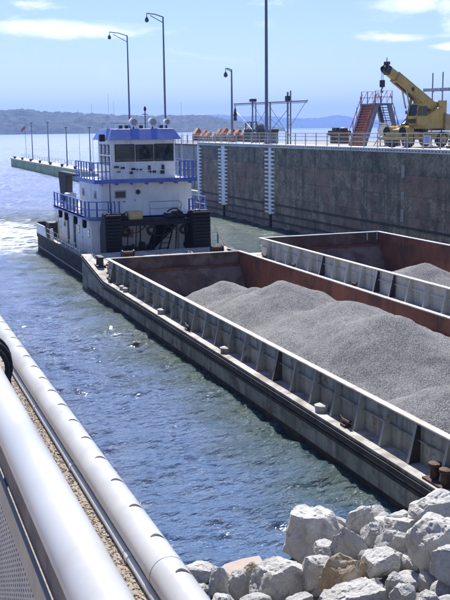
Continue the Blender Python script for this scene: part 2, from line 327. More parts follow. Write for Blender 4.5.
def waves():
    ys = np.concatenate([np.linspace(-400, 5, 8)[:-1], np.arange(5, 14, .14), np.arange(14, 42, .06), np.arange(42, 66, .11), np.arange(66, 130, .25), np.arange(130, 300, .6), np.arange(300, 700, 2.), np.geomspace(702, 26000, 30)])
    xs = np.concatenate([-np.geomspace(20000, 20, 16), np.linspace(-19, .5, 5), np.arange(.9, 12.6, .075), np.arange(12.6, 20, .3), np.arange(20, 46, .4), np.geomspace(48, 24000, 30)])
    r = np.random.RandomState(11); comp = []
    for i in range(46):
        lam = .55*(5.5**r.rand()); th = r.normal(R(62), R(34)); comp.append((2*PI/lam*math.cos(th), 2*PI/lam*math.sin(th), r.rand()*2*PI, .0070*lam**1.0))
    fine = []
    for i in range(44):
        lam = .24*(2.8**r.rand()); th = r.normal(R(66), R(30)); fine.append((2*PI/lam*math.cos(th), 2*PI/lam*math.sin(th), r.rand()*2*PI, .0096*lam))
    def Z(X, Y):
        z = np.zeros_like(X)
        msk = ((X > .5) & (X < 12.8) & (Y > 8) & (Y < 75)); xs_, ys_ = X[msk], Y[msk]; zz = np.zeros_like(xs_)
        for kx, ky, ph, a in fine: zz += a*np.sin(kx*xs_+ky*ys_+ph)
        z[msk] = zz*np.clip((75-ys_)/30, 0, 1)*(.85+.9*fbm(xs_, ys_, .3, 3, 66))
        for kx, ky, ph, a in comp: z += a*np.sin(kx*X+ky*Y+ph)
        z += .06*(fbm(X, Y, .9, 4, 5)-.5)+.30*(fbm(X*.6, Y, .22, 3, 55)-.5)*np.clip((Y-40)/80, 0, 1)
        z *= .8+.5*fbm(X, Y, .07, 3, 9)
        fade = np.clip((560-Y)/420, 0, 1)*np.clip((Y-5)/3, 0, 1)*np.clip((44-X)/5, 0, 1)*np.clip((X+3)/3, 0, 1)
        return z*fade
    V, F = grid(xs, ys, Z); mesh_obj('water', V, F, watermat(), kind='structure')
waves()

# ------------------------------------------------------------------ hills
def hillmat(n, a, b, sc):
    return mat(n, a, b, sc, .95, detail=8.0, bump=(sc*3, .8, 3.0))
def hill(name, pts, dist, depth, m, seed, rough):
    # pts: (azimuth deg, crest height m) ; crest at distance dist+depth*.4
    azs = np.arange(pts[0][0], pts[-1][0], .035*2200/dist*.9 if dist < 3000 else .05); H = np.interp(azs, [p[0] for p in pts], [p[1] for p in pts])
    rr = np.linspace(0, 1, 22); V = []
    for j, q in enumerate(rr):
        d = dist+depth*q; prof = math.sin(min(1, q*1.6)*PI/2)**.7 if q < .62 else math.cos((q-.62)/.38*PI/2)
        x = np.sin(np.radians(azs))*d; y = np.cos(np.radians(azs))*d
        nz = fbm(x+5000, y, 1/170., 4, seed); n2 = fbm(x+9000, y+300, 1/14., 3, seed+9)
        z = (H*(.62+.75*nz*prof/max(prof, .3)*1.0)*prof)+rough*(n2-.35)*(1 if q < .95 else 0)*min(1, q*12+.25)
        V.append(np.stack([x, y, z-1.0*(q == 0)], -1))
    V = np.array(V); nx = len(azs); V = V.reshape(-1, 3); i = (np.arange(nx-1)[None, :]+np.arange(21)[:, None]*nx).ravel()
    mesh_obj(name, V, np.stack([i, i+1, i+1+nx, i+nx], 1), m, smooth=False, kind='structure')
hill('wooded_hills', [(-20, 62), (2, 60), (6, 62), (7.6, 60), (8.6, 66), (10.2, 52), (13, 50), (16, 47), (18.2, 42), (19.5, 38), (21, 26), (22.5, 12), (24, 3)], 2300, 800, hillmat('wooded_hillside', (.008, .022, .018), (.022, .046, .032), .02), 21, 13)
hill('distant_hills', [(12, 60), (17, 90), (19.5, 105), (22, 98), (25, 72), (27.2, 92), (28.8, 48), (31, 62), (36, 50), (44, 80), (60, 80)], 7200, 1500, hillmat('distant_hillside', (.04, .06, .035), (.055, .08, .045), .01), 44, 14)

# ------------------------------------------------------------------ far lock wall
WX = 36.0
def far_wall():
    w = thing('lock_wall', (WX, 80, 0), 'long dark weathered concrete lock wall with white steel cap on the far side of the chamber', 'lock wall')
    edges = [-10, 4, 17, 30, 43, 54.5, 64.5, 74.5, 84.16, 97.0, 105.4]
    for a, b in zip(edges, edges[1:]):
        k = random.uniform(-.015, .015)
        for za, zb in ((-5, 2.95), (2.95, 4.45), (4.45, 5.95), (5.95, 7.5)):
            k = random.uniform(-.006, .006); MB().box(WX+k, WX+.9, a+.02, b-.02, za+.004, zb-.004).build('wall_section', concrete_top if za > 5 else concrete, w, bevel=.012)
    MB().box(WX+.9, 62, -10, 105.4, -5, 7.7).build('wall_core', conc_light, w)
    m = MB(); m.box(WX-.10, WX+1.2, -10, 105.5, 7.502, 7.82); m.build('cap_beam', capw, w, bevel=.02)
    m = MB()
    for y in np.arange(30, 105.2, .42): m.box(WX-.115, WX-.1, y, y+.16, 7.63, 7.70)
    m.build('cap_bolts', dark, w, kind='stuff')
    # horizontal timber wales low on the wall and armour strips
    for z in (.55, 1.25, 2.1): MB().box(WX-.07, WX-.017, -10, 105.3, z, z+.16).build('armour_strip', rubr, w)
    # mooring-bitt recess strips with rungs
    for y, wd, nr in ((105.25, .5, 16), (97.0, .95, 16), (84.16, .55, 16)):
        MB().box(WX-.14, WX-.02, y-wd/2, y+wd/2, 1.2, 7.5).build('ladder_strip', whiteclean, w, label='white vertical strip with rungs')
        MB().box(WX-.13, WX-.019, y-.17, y+.17, -1, 1.195).build('guide_post', black, w)
        for i in range(nr):
            z = 1.32+i*.382
            for sgn in (-1, 1):
                if y > 100 and sgn > 0: continue
                c = y+sgn*(wd/2+.41)
                MB().box(WX-.20, WX-.02, c-.405, c+.405, z, z+.16).build('rung', whiteclean, w)
    for z0, z1 in ((5.72, 6.64), (4.14, 4.72), (2.56, 3.5)):
        MB().box(WX-.05, WX-.018, 59.75, 60.2, z0, z1).build('gauge_plate', conc_light, w, bevel=.01)
    # gate bay beyond the end of the wall, set back
    g = thing('gate_bay_wall', (WX+1.6, 130, 0), 'pale wall of the gate bay beyond the end of the dark lock wall, behind the towboat', 'wall')
    for a, b in ((105.6, 118), (118, 131), (131, 150)): MB().box(WX+1.6, WX+9, a, b-.05, -5, 7.35).build('wall_section', conc_light, g)
    MB().box(WX+1.45, WX+9, 105.6, 150, 7.352, 7.5).build('cap_beam', dark, g)
    for i in range(7): MB().box(WX+1.5, WX+1.6, 105.8+i*6, 105.9+i*6, 0, 7.35).build('pilaster', galv, g)
far_wall()
def railing(name, x, y0, y1, z, n, label, mats, rails=(.42, .76, 1.06), post_w=.07, mesh=True, cap=True):
    t = thing(name, (x, y0, z), label, 'railing')
    step = (y1-y0)/n
    for i in range(n+1): MB().box(x-post_w/2, x+post_w/2, y0+i*step-post_w/2, y0+i*step+post_w/2, z, z+rails[-1]).build('post', mats, t)
    for r_ in rails: MB().tube([(x+.002, y0, z+r_), (x+.002, y1, z+r_)], .03, 6).build('rail', mats, t)
    if mesh:
        for i in range(n):
            m = MB()
            for k in range(1, 9): m.box(x-.006, x+.006, y0+i*step+k*step/9-.008, y0+i*step+k*step/9+.008, z+.1, z+rails[-1])
            m.build('picket_panel', mats, t, kind='stuff')
    return t
railing('railing', 36.35, 30.3, 104.9, 7.82, 35, 'beige pipe railing running along the top of the far lock wall', railpaint)
railing('railing', WX+1.9, 105.8, 149, 7.5, 18, 'nearer pale railing on the gate bay wall, right of the towboat pilothouse', capw, rails=(.35, .7, 1.05), mesh=False)
for k, (x, z, y1) in enumerate(((WX+4.5, 7.5, 140),)):
    railing('railing', x, 106, y1, z, 16, 'second pale railing further back on the gate bay, behind the nearer one', capw, rails=(.3, .6, .9, 1.2), mesh=False)

# guide wall running out into the river
def guide_wall():
    g = thing('guide_wall', (37.5, 200, 0), 'long low green stained guide wall reaching out into the river behind the towboat', 'guide wall')
    for i, y in enumerate(np.arange(106, 262, 12.0)):
        MB().box(36, 39.4, y+.05, min(y+11.95, 261), -4, 1.85).build('wall_section', algae, g)
    MB().box(35.9, 39.5, 106, 261.1, 1.852, 2.15).build('wall_top', yconc, g)
    for y in np.arange(152, 258, 13.0): MB().lathe((36.35, y, 2.15), [(.28, 0), (.28, .35), (.4, .4), (.4, .55)], 8).build('bollard', dark, g)
    railing('railing', 38.9, 108, 260, 2.15, 44, 'pale railing standing along the top of the low green guide wall', railpaint, mesh=False)
guide_wall()
def lamp_post(name, x, y, z, h, label, arm, r=.09, group=None, side=(-1, 0), m=polem):
    t = thing(name, (x, y, z), label, 'lamp post', group)
    MB().lathe((x, y, z), [(r*3, 0), (r*3, .05), (r*1.6, .06), (r*1.6, .35)], 10).build('base', m, t)
    MB().tube([(x, y, z+.3), (x, y, z+h)], r*1.25, 10, r2=r*.75).build('pole', m, t, smooth=True)
    if arm:
        sx, sy = side
        e = (x+sx*arm, y+sy*arm)
        MB().tube([(x, y, z+h-.05), (x+sx*arm*.5, y+sy*arm*.5, z+h+.12*arm), (e[0], e[1], z+h+.16*arm)], r*.55, 6).build('arm', m, t)
        MB().tube([(x, y, z+h-.35*arm), (x+sx*arm*.8, y+sy*arm*.8, z+h+.05*arm)], r*.4, 6).build('brace', m, t)
        s = r*2.6
        hd = MB().tube([(e[0], e[1], z+h+.16*arm), (e[0], e[1], z+h+.16*arm-s*1.2)], r*.35, 6).lathe((e[0], e[1], z+h+.16*arm-s*3.1), [(s*.55, 0), (s*.8, .15*s), (s*.75, s), (s*.35, s*1.6), (s*.12, s*1.95)], 10).build('lamp_head', lampm, t)
        MB().lathe((e[0], e[1], z+h+.16*arm-s*3.35), [(s*.2, 0), (s*.5, .12*s), (s*.52, .24*s)], 10).build('lens', glass, hd)
    else:
        MB().obox((x, y, z+h+.1), .3, .12, .08).build('lamp_head', lampm, t)
    return t
lamp_post('street_lamp', 37.5, 141.8, 7.5, 15.6, 'left one of the two tall grey lamp posts behind the towboat pilothouse', 2.7, .12)
lamp_post('street_lamp', 37.5, 123.3, 7.5, 16.3, 'tallest grey lamp post, right one of the two behind the towboat pilothouse', 2.2, .13)
lamp_post('street_lamp', 38.2, 100.2, 7.82, 7.9, 'shorter grey lamp post with small hooked lamp above the rust red pieces', .7, .11)
for i, (y, h) in enumerate(((239.5, 8.9), (217, 8.8), (196, 7.6), (174, 7.5))):
    lamp_post('guide_wall_lamp', 38.4, y, 2.15, h, ['thin pole at the river end of the guide wall, beside the flag', 'second thin pole from the river end of the guide wall', 'third thin pole from the river end of the guide wall', 'thin pole on the guide wall nearest the towboat walkway'][i], 0, .11, 'thin light poles along the guide wall')
t = thing('mast', (36.9, 87.3, 7.82), 'tall thick blue grey mast rising past the picture top behind the lock wall', 'mast')
MB().lathe((36.9, 87.3, 7.82), [(.42, 0), (.42, .06), (.24, .08), (.24, .5)], 12).build('base', mastm, t)
MB().tube([(36.9, 87.3, 8.2), (36.9, 87.3, 27)], .17, 12, r2=.12).build('pole', mastm, t, smooth=True)
t = thing('flag', (37.2, 242, 2.15), 'small red flag on a pole at the river end of the guide wall', 'flag')
MB().tube([(37.2, 242, 2.15), (37.2, 242, 10.6)], .05, 6).build('flag_pole', polem, t)
V = []; m = MB()
for i in range(8):
    x = 37.15-i*.13; m.v += [(x, 242+.12*math.sin(i*1.1), 10.4-.10*i), (x, 242+.12*math.sin(i*1.1+.6), 9.7-.12*i)]
m.f = [(2*i, 2*i+1, 2*i+3, 2*i+2) for i in range(7)]; m.m = [0]*7; m.build('flag_cloth', flagm, t)
t = thing('work_float', (68, 455, 0), 'small dark work float on the open river at the left edge', 'boat')
MB().prism([(50, 0), (50.8, -.4), (55.2, -.4), (56, .9), (50, .9)], 452, 458, 'xz').build('hull', dark, t)
MB().box(51.5, 54.5, 453, 457, .9, 2.7).build('cabin', bluegrey, t)
t.location = (53, 455, 0)
for c in t.children:
    for v in c.data.vertices: v.co.x += 15
OFF[t.name] = (53, 455, 0)

# ------------------------------------------------------------------ on the far lock deck
def gantry():
    x = 40.; z0 = 7.7; H = 12.1
    t = thing('light_gantry', (x, 94, z0), 'open steel pipe gantry with a long horizontal boom and braces standing on the lock wall', 'gantry')
    MB().tube([(x, 104.2, 12.12), (x, 84.6, 11.9)], .085, 8).build('boom', polem, t)
    MB().tube([(x, 104.2, 11.95), (x, 84.6, 11.73)], .035, 6).build('lower_chord', polem, t)
    for y, h, r_ in ((98.95, 12.4, .09), (98.0, 12.2, .07), (94.0, 12.1, .09), (89.5, 12.9, .1), (88.8, 13.0, .08)):
        MB().tube([(x+.15, y, z0), (x+.15, y, h)], r_, 8).build('post', polem, t)
    for a, b in (((98.6, 11.9), (93.9, 9.0)), ((98.0, 9.3), (94.2, 11.7)), ((93.6, 11.4), (89.4, 8.8)), ((94.0, 10.4), (88.8, 8.6)), ((89.0, 11.3), (94.6, 8.6)), ((88.6, 9.5), (85.0, 11.8)), ((97.9, 8.8), (103.6, 11.2))):
        MB().tube([(x+.05, a[0], a[1]), (x+.05, b[0], b[1])], .03, 5).build('brace', polem, t)
    for z in (8.6, 9.6, 10.6): MB().tube([(x+.15, 89.5, z), (x+.15, 88.8, z)], .03, 5).build('cross_bar', polem, t)
    MB().box(x-.25, x+.25, 98.0, 98.9, 12.2, 12.5).build('control_box', dark, t)
    MB().box(x-.2, x+.2, 88.9, 89.4, 12.0, 12.5).build('control_box', dark, t)
    l = MB().tube([(x, 103.9, 12.0), (x, 103.9, 11.6)], .05, 6).lathe((x, 103.9, 10.2), [(.12, 0), (.22, .1), (.16, .5), (.24, .6), (.16, 1.0), (.1, 1.4)], 10).build('hanging_insulator', dark, t)
gantry()
# row of small gabled rusty pieces
row = [(128.3, 'r'), (126.6, 'b'), (124.2, 'b'), (122.0, 'r'), (120.1, 'r'), (117.6, 'b'), (115.7, 'r'), (113.2, 'b'), (111.4, 'r')]
for i, (y, c) in enumerate(row):
    w = .62 if c == 'r' else .7; h = random.uniform(.75, 1.35); x = 44+random.uniform(-.4, .4)
    nm = ['rust red steel piece with a peaked top at the far left end of the row', 'beige peaked piece second from the left in the row on the lock wall', 'beige peaked piece third from the left in the row on the lock wall', 'rust red peaked piece beside the third beige one, just left of the lamp post foot', 'rust red peaked piece in the middle of the row on the lock wall', 'beige peaked piece right of the middle of the row', 'rust red peaked piece third from the right end of the row', 'beige peaked piece second from the right end of the row', 'rust red peaked piece at the right end of the row beside the black machinery'][i]
    t = thing('peaked_steel_piece', (x, y, 7.7), nm, 'steel piece', 'row of rusty peaked steel pieces on the lock wall')
    mm = rustred if c == 'r' else beige; oth = beige if c == 'r' else rustred
    MB().prism([(x-w, 7.7), (x+w, 7.7), (x+w, 7.7+h*.62), (x, 7.7+h*1.05+.3), (x-w, 7.7+h*.62)], y-.55, y+.55, 'xz').build('body', mm, t, bevel=.04)
    for s_ in (-1, 1): MB().bar((x+s_*w*1.0, y, 7.74+h*.62), (x, y, 7.74+h*1.05+.3), .06, 1.2, up=(0, 1, 0)).build('roof_plate', oth, t)
    MB().box(x-.3, x+.3, y-.58, y-.551, 7.9, 8.5).build('end_panel', dark, t)
t = thing('machinery_box', (44, 107, 7.7), 'black gate machinery with railings at the right end of the rust red row', 'machinery')
MB().box(43, 45, 104.8, 108.8, 7.7, 9.2).build('housing', dark, t, bevel=.05)
for y in (105.1, 106.8, 108.5): MB().box(43.1, 43.2, y-.05, y+.05, 9.2, 10.1).build('post', black, t)
MB().box(43.1, 43.2, 105, 108.6, 10.0, 10.1).build('rail', black, t)
MB().lathe((44, 106, 9.2), [(.5, 0), (.5, .5), (.3, .7)], 12).build('motor', bluegrey, t, smooth=True)
# low dark machinery behind the railing between gantry and stair
t = thing('gate_gear', (46, 88, 7.7), 'low dark brown gate gear behind the railing between the gantry and the stair tower', 'machinery')
MB().box(45.2, 46.2, 87.2, 90.6, 8.5, 9.0).build('beam', iron, t, bevel=.05)
for y in (87.6, 88.9, 90.2): MB().box(45.4, 46.0, y-.2, y+.2, 7.7, 8.5).build('leg', iron, t)
MB().lathe((45.7, 88.0, 9.0), [(.45, 0), (.45, .25), (.15, .35)], 12).build('gear_cover', dark, t)
MB().box(45.4, 46.0, 89.0, 90.0, 9.0, 9.3).build('housing', dark, t)
t = thing('cable_winch', (41, 96, 7.7), 'small grey winch cabinet behind the railing at the foot of the gantry', 'machinery')
MB().box(40.6, 41.6, 95.2, 96.4, 7.7, 8.9).build('cabinet', bluegrey, t, bevel=.03); MB().tube([(40.5, 95.5, 9.05), (41.7, 95.5, 9.05)], .22, 12).build('drum', dark, t)

def stair_tower():
    # two-sided stair standing on the deck, run along X, seen end-on
    cx, cy = 42.85, 75.9; z0 = 7.7; zt = 11.35
    t = thing('stair_tower', (cx, cy, z0), 'A-shaped two-sided steel stair with a faded red flight and red and white top railing', 'stairs')
    def flight(sgn, y0, y1, foot, top, tread, strg, n, railm):
        for y in (y0, y1):
            MB().bar((foot, y, z0), (top, y, zt), .34 if sgn > 0 else .26, .30, up=(0, 1, 0)).build('stringer', strg, t)
            MB().bar((foot+sgn*.25, y, z0+1.0), (top+sgn*.1, y, zt+.85), .05, .05, up=(0, 1, 0)).build('handrail', railm, t)
            for q in (.05, .35, .65, .93):
                px = foot+(top-foot)*q; pz = z0+(zt-z0)*q; MB().box(px+sgn*.2-.025, px+sgn*.2+.025, y-.025, y+.025, pz, pz+.98).build('handrail_post', railm, t)
        for i in range(n):
            q = (i+.6)/n; px = foot+(top-foot)*q; pz = z0+(zt-z0)*q
            MB().box(px-.17, px+.17, y0+.16, y1-.16, pz-.03, pz+.03).build('tread', tread, t)
            if sgn < 0: MB().box(px-.02, px+.02, y0+.16, y1-.16, pz-.20, pz-.03).build('riser', tread, t)
    flight(-1, cy-1.1, cy+1.5, cx-1.95, cx-.7, redsteel, bluegrey, 16, redsteel)
    flight(1, cy-1.0, cy+1.0, cx+1.55, cx+.5, dark, bluegrey, 16, bluegrey)
    MB().bar((cx-1.85, cy+.2, z0-.0), (cx-.62, cy+.2, zt-.25), .04, 2.2, up=(0, 1, 0)).build('soffit', redsteel, t)
    MB().box(cx-.95, cx+.85, cy-1.1, cy+1.5, zt-.08, zt+.04).build('platform', bluegrey, t)
    for x in (cx-.9, cx-.3, cx+.25, cx+.8):
        for y in (cy-1.05, cy+1.45): MB().box(x-.03, x+.03, y-.03, y+.03, zt+.04, zt+1.1).build('post', redsteel if x < cx+.1 else whiteclean, t)
    for y in (cy-1.05, cy+1.45):
        for z in (.55, 1.08): MB().box(cx-.9, cx+.8, y-.025, y+.025, zt+z, zt+z+.05).build('rail', whiteclean if z > 1 else redsteel, t)
        for k in range(3):
            x = cx-.9+k*.57; MB().bar((x, y-.04, zt+.1), (x+.5, y-.04, zt+1.05), .035).build('brace', redsteel, t)
    MB().box(cx-1.3, cx+1.15, cy-1.05, cy-.95, z0+1.9, z0+2.0).build('tie_bar', whiteclean, t)
    m = MB().lathe((cx+.0, cy-.9, z0+1.35), [(.05, -.12), (.5, -.1), (.52, .1), (.3, .2)], 14, axis=(0, -1, 0)); m.build('round_plate', whiteclean, t)
    for s_ in (-1, 1): MB().bar((cx-.9*s_, cy-.9, z0), (cx+.5*s_, cy-.9, z0+2.0), .06).build('cross_brace', galv, t)
stair_tower()

def crane():
    th = math.atan2(-.30, -.95)        # boom heading, out over the wall edge
    B = Vector((41.2, 67.1, 7.72)); M = Matrix.Rotation(th, 3, 'Z')
    t = thing('mobile_crane', tuple(B), 'faded yellow telescopic mobile crane with raised boom parked on the lock wall', 'crane')
    def P(x, y, z): return B+M@Vector((x, y, z))
    def bx(x0, x1, y0, y1, z0, z1, m=None):
        m = m or MB(); return m.quadbox([P(*q) for q in ((x0, y0, z0), (x1, y0, z0), (x1, y1, z0), (x0, y1, z0), (x0, y0, z1), (x1, y0, z1), (x1, y1, z1), (x0, y1, z1))])
    def pr(poly, y0, y1): 
        m = MB(); n = len(poly); m.v = [tuple(P(u, y0, v)) for u, v in poly]+[tuple(P(u, y1, v)) for u, v in poly]
        m.f = [tuple(range(n)), tuple(range(2*n-1, n-1, -1))]+[(i, n+i, n+(i+1) % n, (i+1) % n) for i in range(n)]; m.m = [0]*len(m.f); return m
    pr([(-4.2, .75), (2.9, .75), (3.1, 1.1), (3.1, 1.45), (-4.2, 1.5)], -1.05, 1.05).build('carrier', yellow, t, bevel=.03)
    pr([(1.35, 1.452), (3.0, 1.452), (2.9, 1.75), (1.35, 1.95)], -1.0, .6).build('front_deck', tanm, t, bevel=.03)
    for x in (2.1, -2.9):
        for y in (-1.02, 1.02):
            s = 1 if y > 0 else -1
            w = MB().lathe(P(x, y-s*.28, .74), [(.45, 0), (.70, .02), (.74, .1), (.74, .5), (.70, .58), (.45, .6)], 20, axis=M@Vector((0, s, 0))).build('wheel', rubber, t, smooth=True)
            MB().lathe(P(x, y+s*.325, .74), [(.42, 0), (.40, .02), (.25, -.0), (.12, .05)], 16, axis=M@Vector((0, s, 0))).build('rim', yellow, w)
    for x in (3.2, -4.5):     # outriggers
        bx(x-.14, x+.14, -1.7, 1.7, .75, 1.05).build('outrigger_beam', yellow, t)
        for y in (-1.6, 1.6): MB().tube([P(x, y, .1), P(x, y, .8)], .07, 8).lathe(P(x, y, 0), [(.25, 0), (.25, .08)], 10).build('outrigger_jack', galv, t)
    # two big open drums at the front corners
    for y in (-1.0, 1.05):
        d = MB().lathe(P(2.9, y, 1.55), [(.55, -1.0), (.58, -.95), (.58, .0), (.5, .05)], 18, axis=M@Vector((1, 0, 0))).build('fender_drum', yellow, t, smooth=True)
        MB().lathe(P(2.96, y, 1.55), [(.46, 0), (.44, .012)], 18, axis=M@Vector((1, 0, 0))).build('dark_opening', rubber, d)
    MB().lathe(P(-.6, 0, 1.5), [(.95, 0), (.95, .3)], 20).build('slew_ring', dark, t)
    pr([(-3.9, 1.8), (1.2, 1.8), (1.2, 2.2), (.3, 2.6), (-2.6, 3.9), (-3.4, 3.9), (-3.9, 3.2)], -.9, .9).build('superstructure', yellow, t, bevel=.03)
    pr([(-5.0, 1.6), (-3.3, 1.6), (-3.3, 3.3), (-5.0, 3.1)], -1.15, 1.15).build('counterweight', tanm, t, bevel=.06)
    bx(-3.2, -1.0, -1.2, -.92, 2.0, 3.0).build('engine_cover', tanm, t, bevel=.04)
    # cab
    cabp = [(.25, 2.12), (1.75, 2.12), (1.9, 3.0), (1.65, 4.2), (.25, 4.25)]
    cb = pr(cabp, .75, 1.85).build('cab', yellow, t, bevel=.05)
    def pane(pts, name='cab_window'):
        m = MB(); c = sum((Vector(p) for p in pts), Vector())/len(pts); nrm = (Vector(pts[1])-Vector(pts[0])).cross(Vector(pts[2])-Vector(pts[0])).normalized()*.015
        m.v = [tuple(P(*(Vector(p)+nrm))) for p in pts]+[tuple(P(*(Vector(p)-nrm))) for p in pts]; m.f = [(0, 1, 2, 3), (7, 6, 5, 4), (0, 4, 5, 1), (1, 5, 6, 2), (2, 6, 7, 3), (3, 7, 4, 0)]; m.m = [0]*6; m.build(name, glass, cb)
    pane([(1.90, .85, 3.05), (1.90, 1.75, 3.05), (1.68, 1.75, 4.1), (1.68, .85, 4.1)])
    for s in (.735, 1.865):
        pane([(1.05, s, 3.05), (1.75, s, 3.05), (1.58, s, 4.0), (1.05, s, 4.0)]); pane([(.35, s, 3.05), (.96, s, 3.05), (.96, s, 4.0), (.35, s, 4.0)])
    # boom
    a = Vector((-2.9, 0, 3.7)); b = Vector((4.3, 0, 7.5)); d = (b-a).normalized(); up = Vector((-d.z, 0, d.x))
    def seg(p, q, w, h0, h1, name, m):
        mm = MB(); Q = []
        for pt, h in ((p, h0), (q, h1)):
            c = a+d*pt
            for yy, hh in ((-w, -h), (w, -h), (w, h), (-w, h)): Q.append(tuple(P(*(c+up*hh+Vector((0, yy, 0))))))
        mm.v = Q; mm.f = [(0, 1, 2, 3), (7, 6, 5, 4), (0, 4, 5, 1), (1, 5, 6, 2), (2, 6, 7, 3), (3, 7, 4, 0)]; mm.m = [0]*6; return mm.build(name, m, t, bevel=.03)
    Lb = (b-a).length
    seg(0, Lb*.80, .40, .50, .46, 'boom_base', yellow); seg(Lb*.80, Lb*.97, .31, .37, .34, 'boom_section', yellow); seg(Lb*.795, Lb*.83, .43, .49, .49, 'boom_collar', tanm)
    hd = seg(Lb*.95, Lb*1.03, .34, .42, .36, 'boom_head', dark)
    hp = a+d*Lb*1.02
    for yy in (-.2, .2): MB().lathe(P(*(hp+Vector((.1, yy, -.05)))), [(.3, -.04), (.3, .04)], 14, axis=M@Vector((0, 1, 0))).build('sheave', dark, hd)
    MB().tube([P(*(hp+up*.35)), P(*(hp+up*.35+Vector((-.1, 0, .7))))], .04, 6).build('aerial', dark, hd)
    MB().obox(P(*(hp+up*.55)), .18, .25, .14, M).build('winch_light', dark, hd)
    MB().lathe(P(*(a+d*Lb*.52+Vector((0, .42, -.02)))), [(.2, 0), (.2, .03)], 12, axis=M@Vector((0, 1, 0))).build('side_emblem', dark, t)
    for yy in (-.28, .28):
        MB().tube([P(.9, yy, 2.2), P(*(a+d*Lb*.42+up*-.1+Vector((0, yy, 0))))], .15, 10).build('lift_cylinder', tanm, t, smooth=True)
        MB().tube([P(*(Vector((.9, yy, 2.2)).lerp(a+d*Lb*.55-up*.42+Vector((0, yy, 0)), .5))), P(*(a+d*Lb*.6-up*.44+Vector((0, yy, 0))))], .08, 8).build('cylinder_rod', galv, t, smooth=True)
    MB().tube([P(*(a+up*.6)), P(*(a+d*Lb*.5+up*.68)), P(*(a+d*Lb*1.0+up*.5))], .03, 5).build('hoist_cable', polem, t)
    hb = hp+Vector((.35, 0, -1.25))
    for yy in (-.1, .1): MB().tube([P(hp.x+.35, yy, hp.z-.1), P(hb.x, yy, hb.z)], .025, 5).build('hoist_line', polem, t)
    k = MB().obox(P(*(hb+Vector((0, 0, -.2)))), .16, .24, .34, M).build('hook_block', dark, t, bevel=.04)
    q = [P(hb.x+.12*math.cos(u), 0, hb.z-.85+.17*math.sin(u)) for u in np.linspace(R(100), R(-170), 10)]
    MB().tube([P(hb.x, 0, hb.z-.5)]+q, .06, 6).build('hook', dark, k)
    for yy in (-.41, .41):
        for hh in (-.49, .47): MB().tube([P(*(a+d*.2+up*hh+Vector((0, yy, 0)))), P(*(a+d*Lb*.79+up*hh*.94+Vector((0, yy*1.0, 0))))], .03, 5).build('boom_edge', tanm, t)
    for q in (.15, .3, .45, .6, .72): MB().obox(P(*(a+d*Lb*q+Vector((0, -.405, 0)))), .015, .012, .40, M).build('boom_weld', dark, t)
    for k, oy in enumerate((-.1, 0, .1)): MB().tube([P(*(a+d*.8-up*.52+Vector((0, oy, 0)))), P(*(a+d*Lb*.3-up*.72+Vector((0, oy*2, 0)))), P(*(a+d*Lb*.55-up*.5+Vector((0, oy, 0)))), P(*(a+d*Lb*.78-up*.5+Vector((0, oy, 0))))], .03, 6).build('hydraulic_hose', dark, t)
    MB().tube([P(-1.4, -.85, 3.0), P(-1.4, -.85, 4.1), P(-1.55, -.85, 4.25)], .06, 8).build('exhaust_pipe', iron, t)
    MB().lathe(P(.6, 1.3, 4.26), [(.09, 0), (.09, .14), (.04, .18)], 10).build('beacon', orange, cb)
    for yy in (.7, 1.95): MB().tube([P(1.8, yy, 4.0), P(2.1, yy*1.02, 3.95), P(2.1, yy*1.02, 3.5)], .02, 5).obox(P(2.1, yy*1.02, 3.4), .03, .09, .16, M).build('mirror', dark, cb)
    bx(1.86, 1.92, .85, 1.75, 2.35, 2.75).build('grille', dark, cb)
    for k in range(4): bx(-.2, .15, 1.10, 1.5, .6+k*.38, .64+k*.38).build('ladder_step', galv, t)
    for xx in (-3.6, -2.4, -1.2): MB().tube([P(xx, -.95, 3.2), P(xx, -.95, 4.2)], .025, 5).build('guard_post', yellow, t)
    MB().tube([P(-3.6, -.95, 4.2), P(-1.2, -.95, 4.2)], .025, 5).build('guard_rail', yellow, t)
    for xx in (-2.2, -1.9, -1.6, -1.3): bx(xx, xx+.18, -1.225, -1.2, 2.2, 2.8).build('louvre', dark, t)
    # winch + clutter behind the boom foot
    MB().tube([P(-3.4, -.6, 4.2), P(-3.4, .6, 4.2)], .40, 14).build('winch_drum', dark, t); bx(-4.0, -2.8, -.72, -.6, 3.2, 4.6).build('winch_bracket', yellow, t); bx(-4.0, -2.8, .6, .72, 3.2, 4.6).build('winch_bracket', yellow, t)
    for z in (1.2, 1.5): bx(-1.8, .4, 1.06, 1.5, z-.05, z).build('step', galv, t)
    MB().lathe(P(.9, -1.4, 1.7), [(.1, -.42), (.42, -.1), (.45, .1), (.2, .4)], 16, axis=M@Vector((1, 0, 0))).build('orange_float', orange, t, smooth=True)
    for y in (-.6, -.2, .2): MB().tube([P(1.1, y, 1.6), P(1.5, y+.2, 2.3), P(.8, y+.3, 2.9)], .05, 6).build('hose', dark, t)
    bx(.2, 1.2, -.75, .55, 1.5, 2.3).build('valve_cabinet', dark, t, bevel=.03)
    t.scale = (.8, .8, .8)
    return t
crane()
t = thing('steel_beam_gantry', (44.5, 68, 7.7), 'thin twin posts carrying a grey horizontal beam behind the crane', 'gantry')
for y in (69.8, 68.3): MB().tube([(44.5, y, 7.7), (44.5, y, 13.7)], .05, 6).build('post', polem, t)
MB().bar((44.5, 71.1, 12.35), (44.5, 60, 12.15), .2, .26).build('beam', galv, t)
for y in np.arange(61, 70.1, 1.2): MB().bar((44.38, y, 12.12), (44.38, y+.6, 12.42), .05).build('lattice_bar', galv, t)
t = thing('safety_sign', (36.28, 57.4, 7.82), 'small white framed lilac sign hanging on the lock wall railing below the crane', 'sign')
MB().box(36.25, 36.29, 57.0, 57.75, 8.14, 8.72).build('board', whiteclean, t); MB().box(36.236, 36.249, 57.08, 57.67, 8.22, 8.66).build('sign_face', lilac, t)
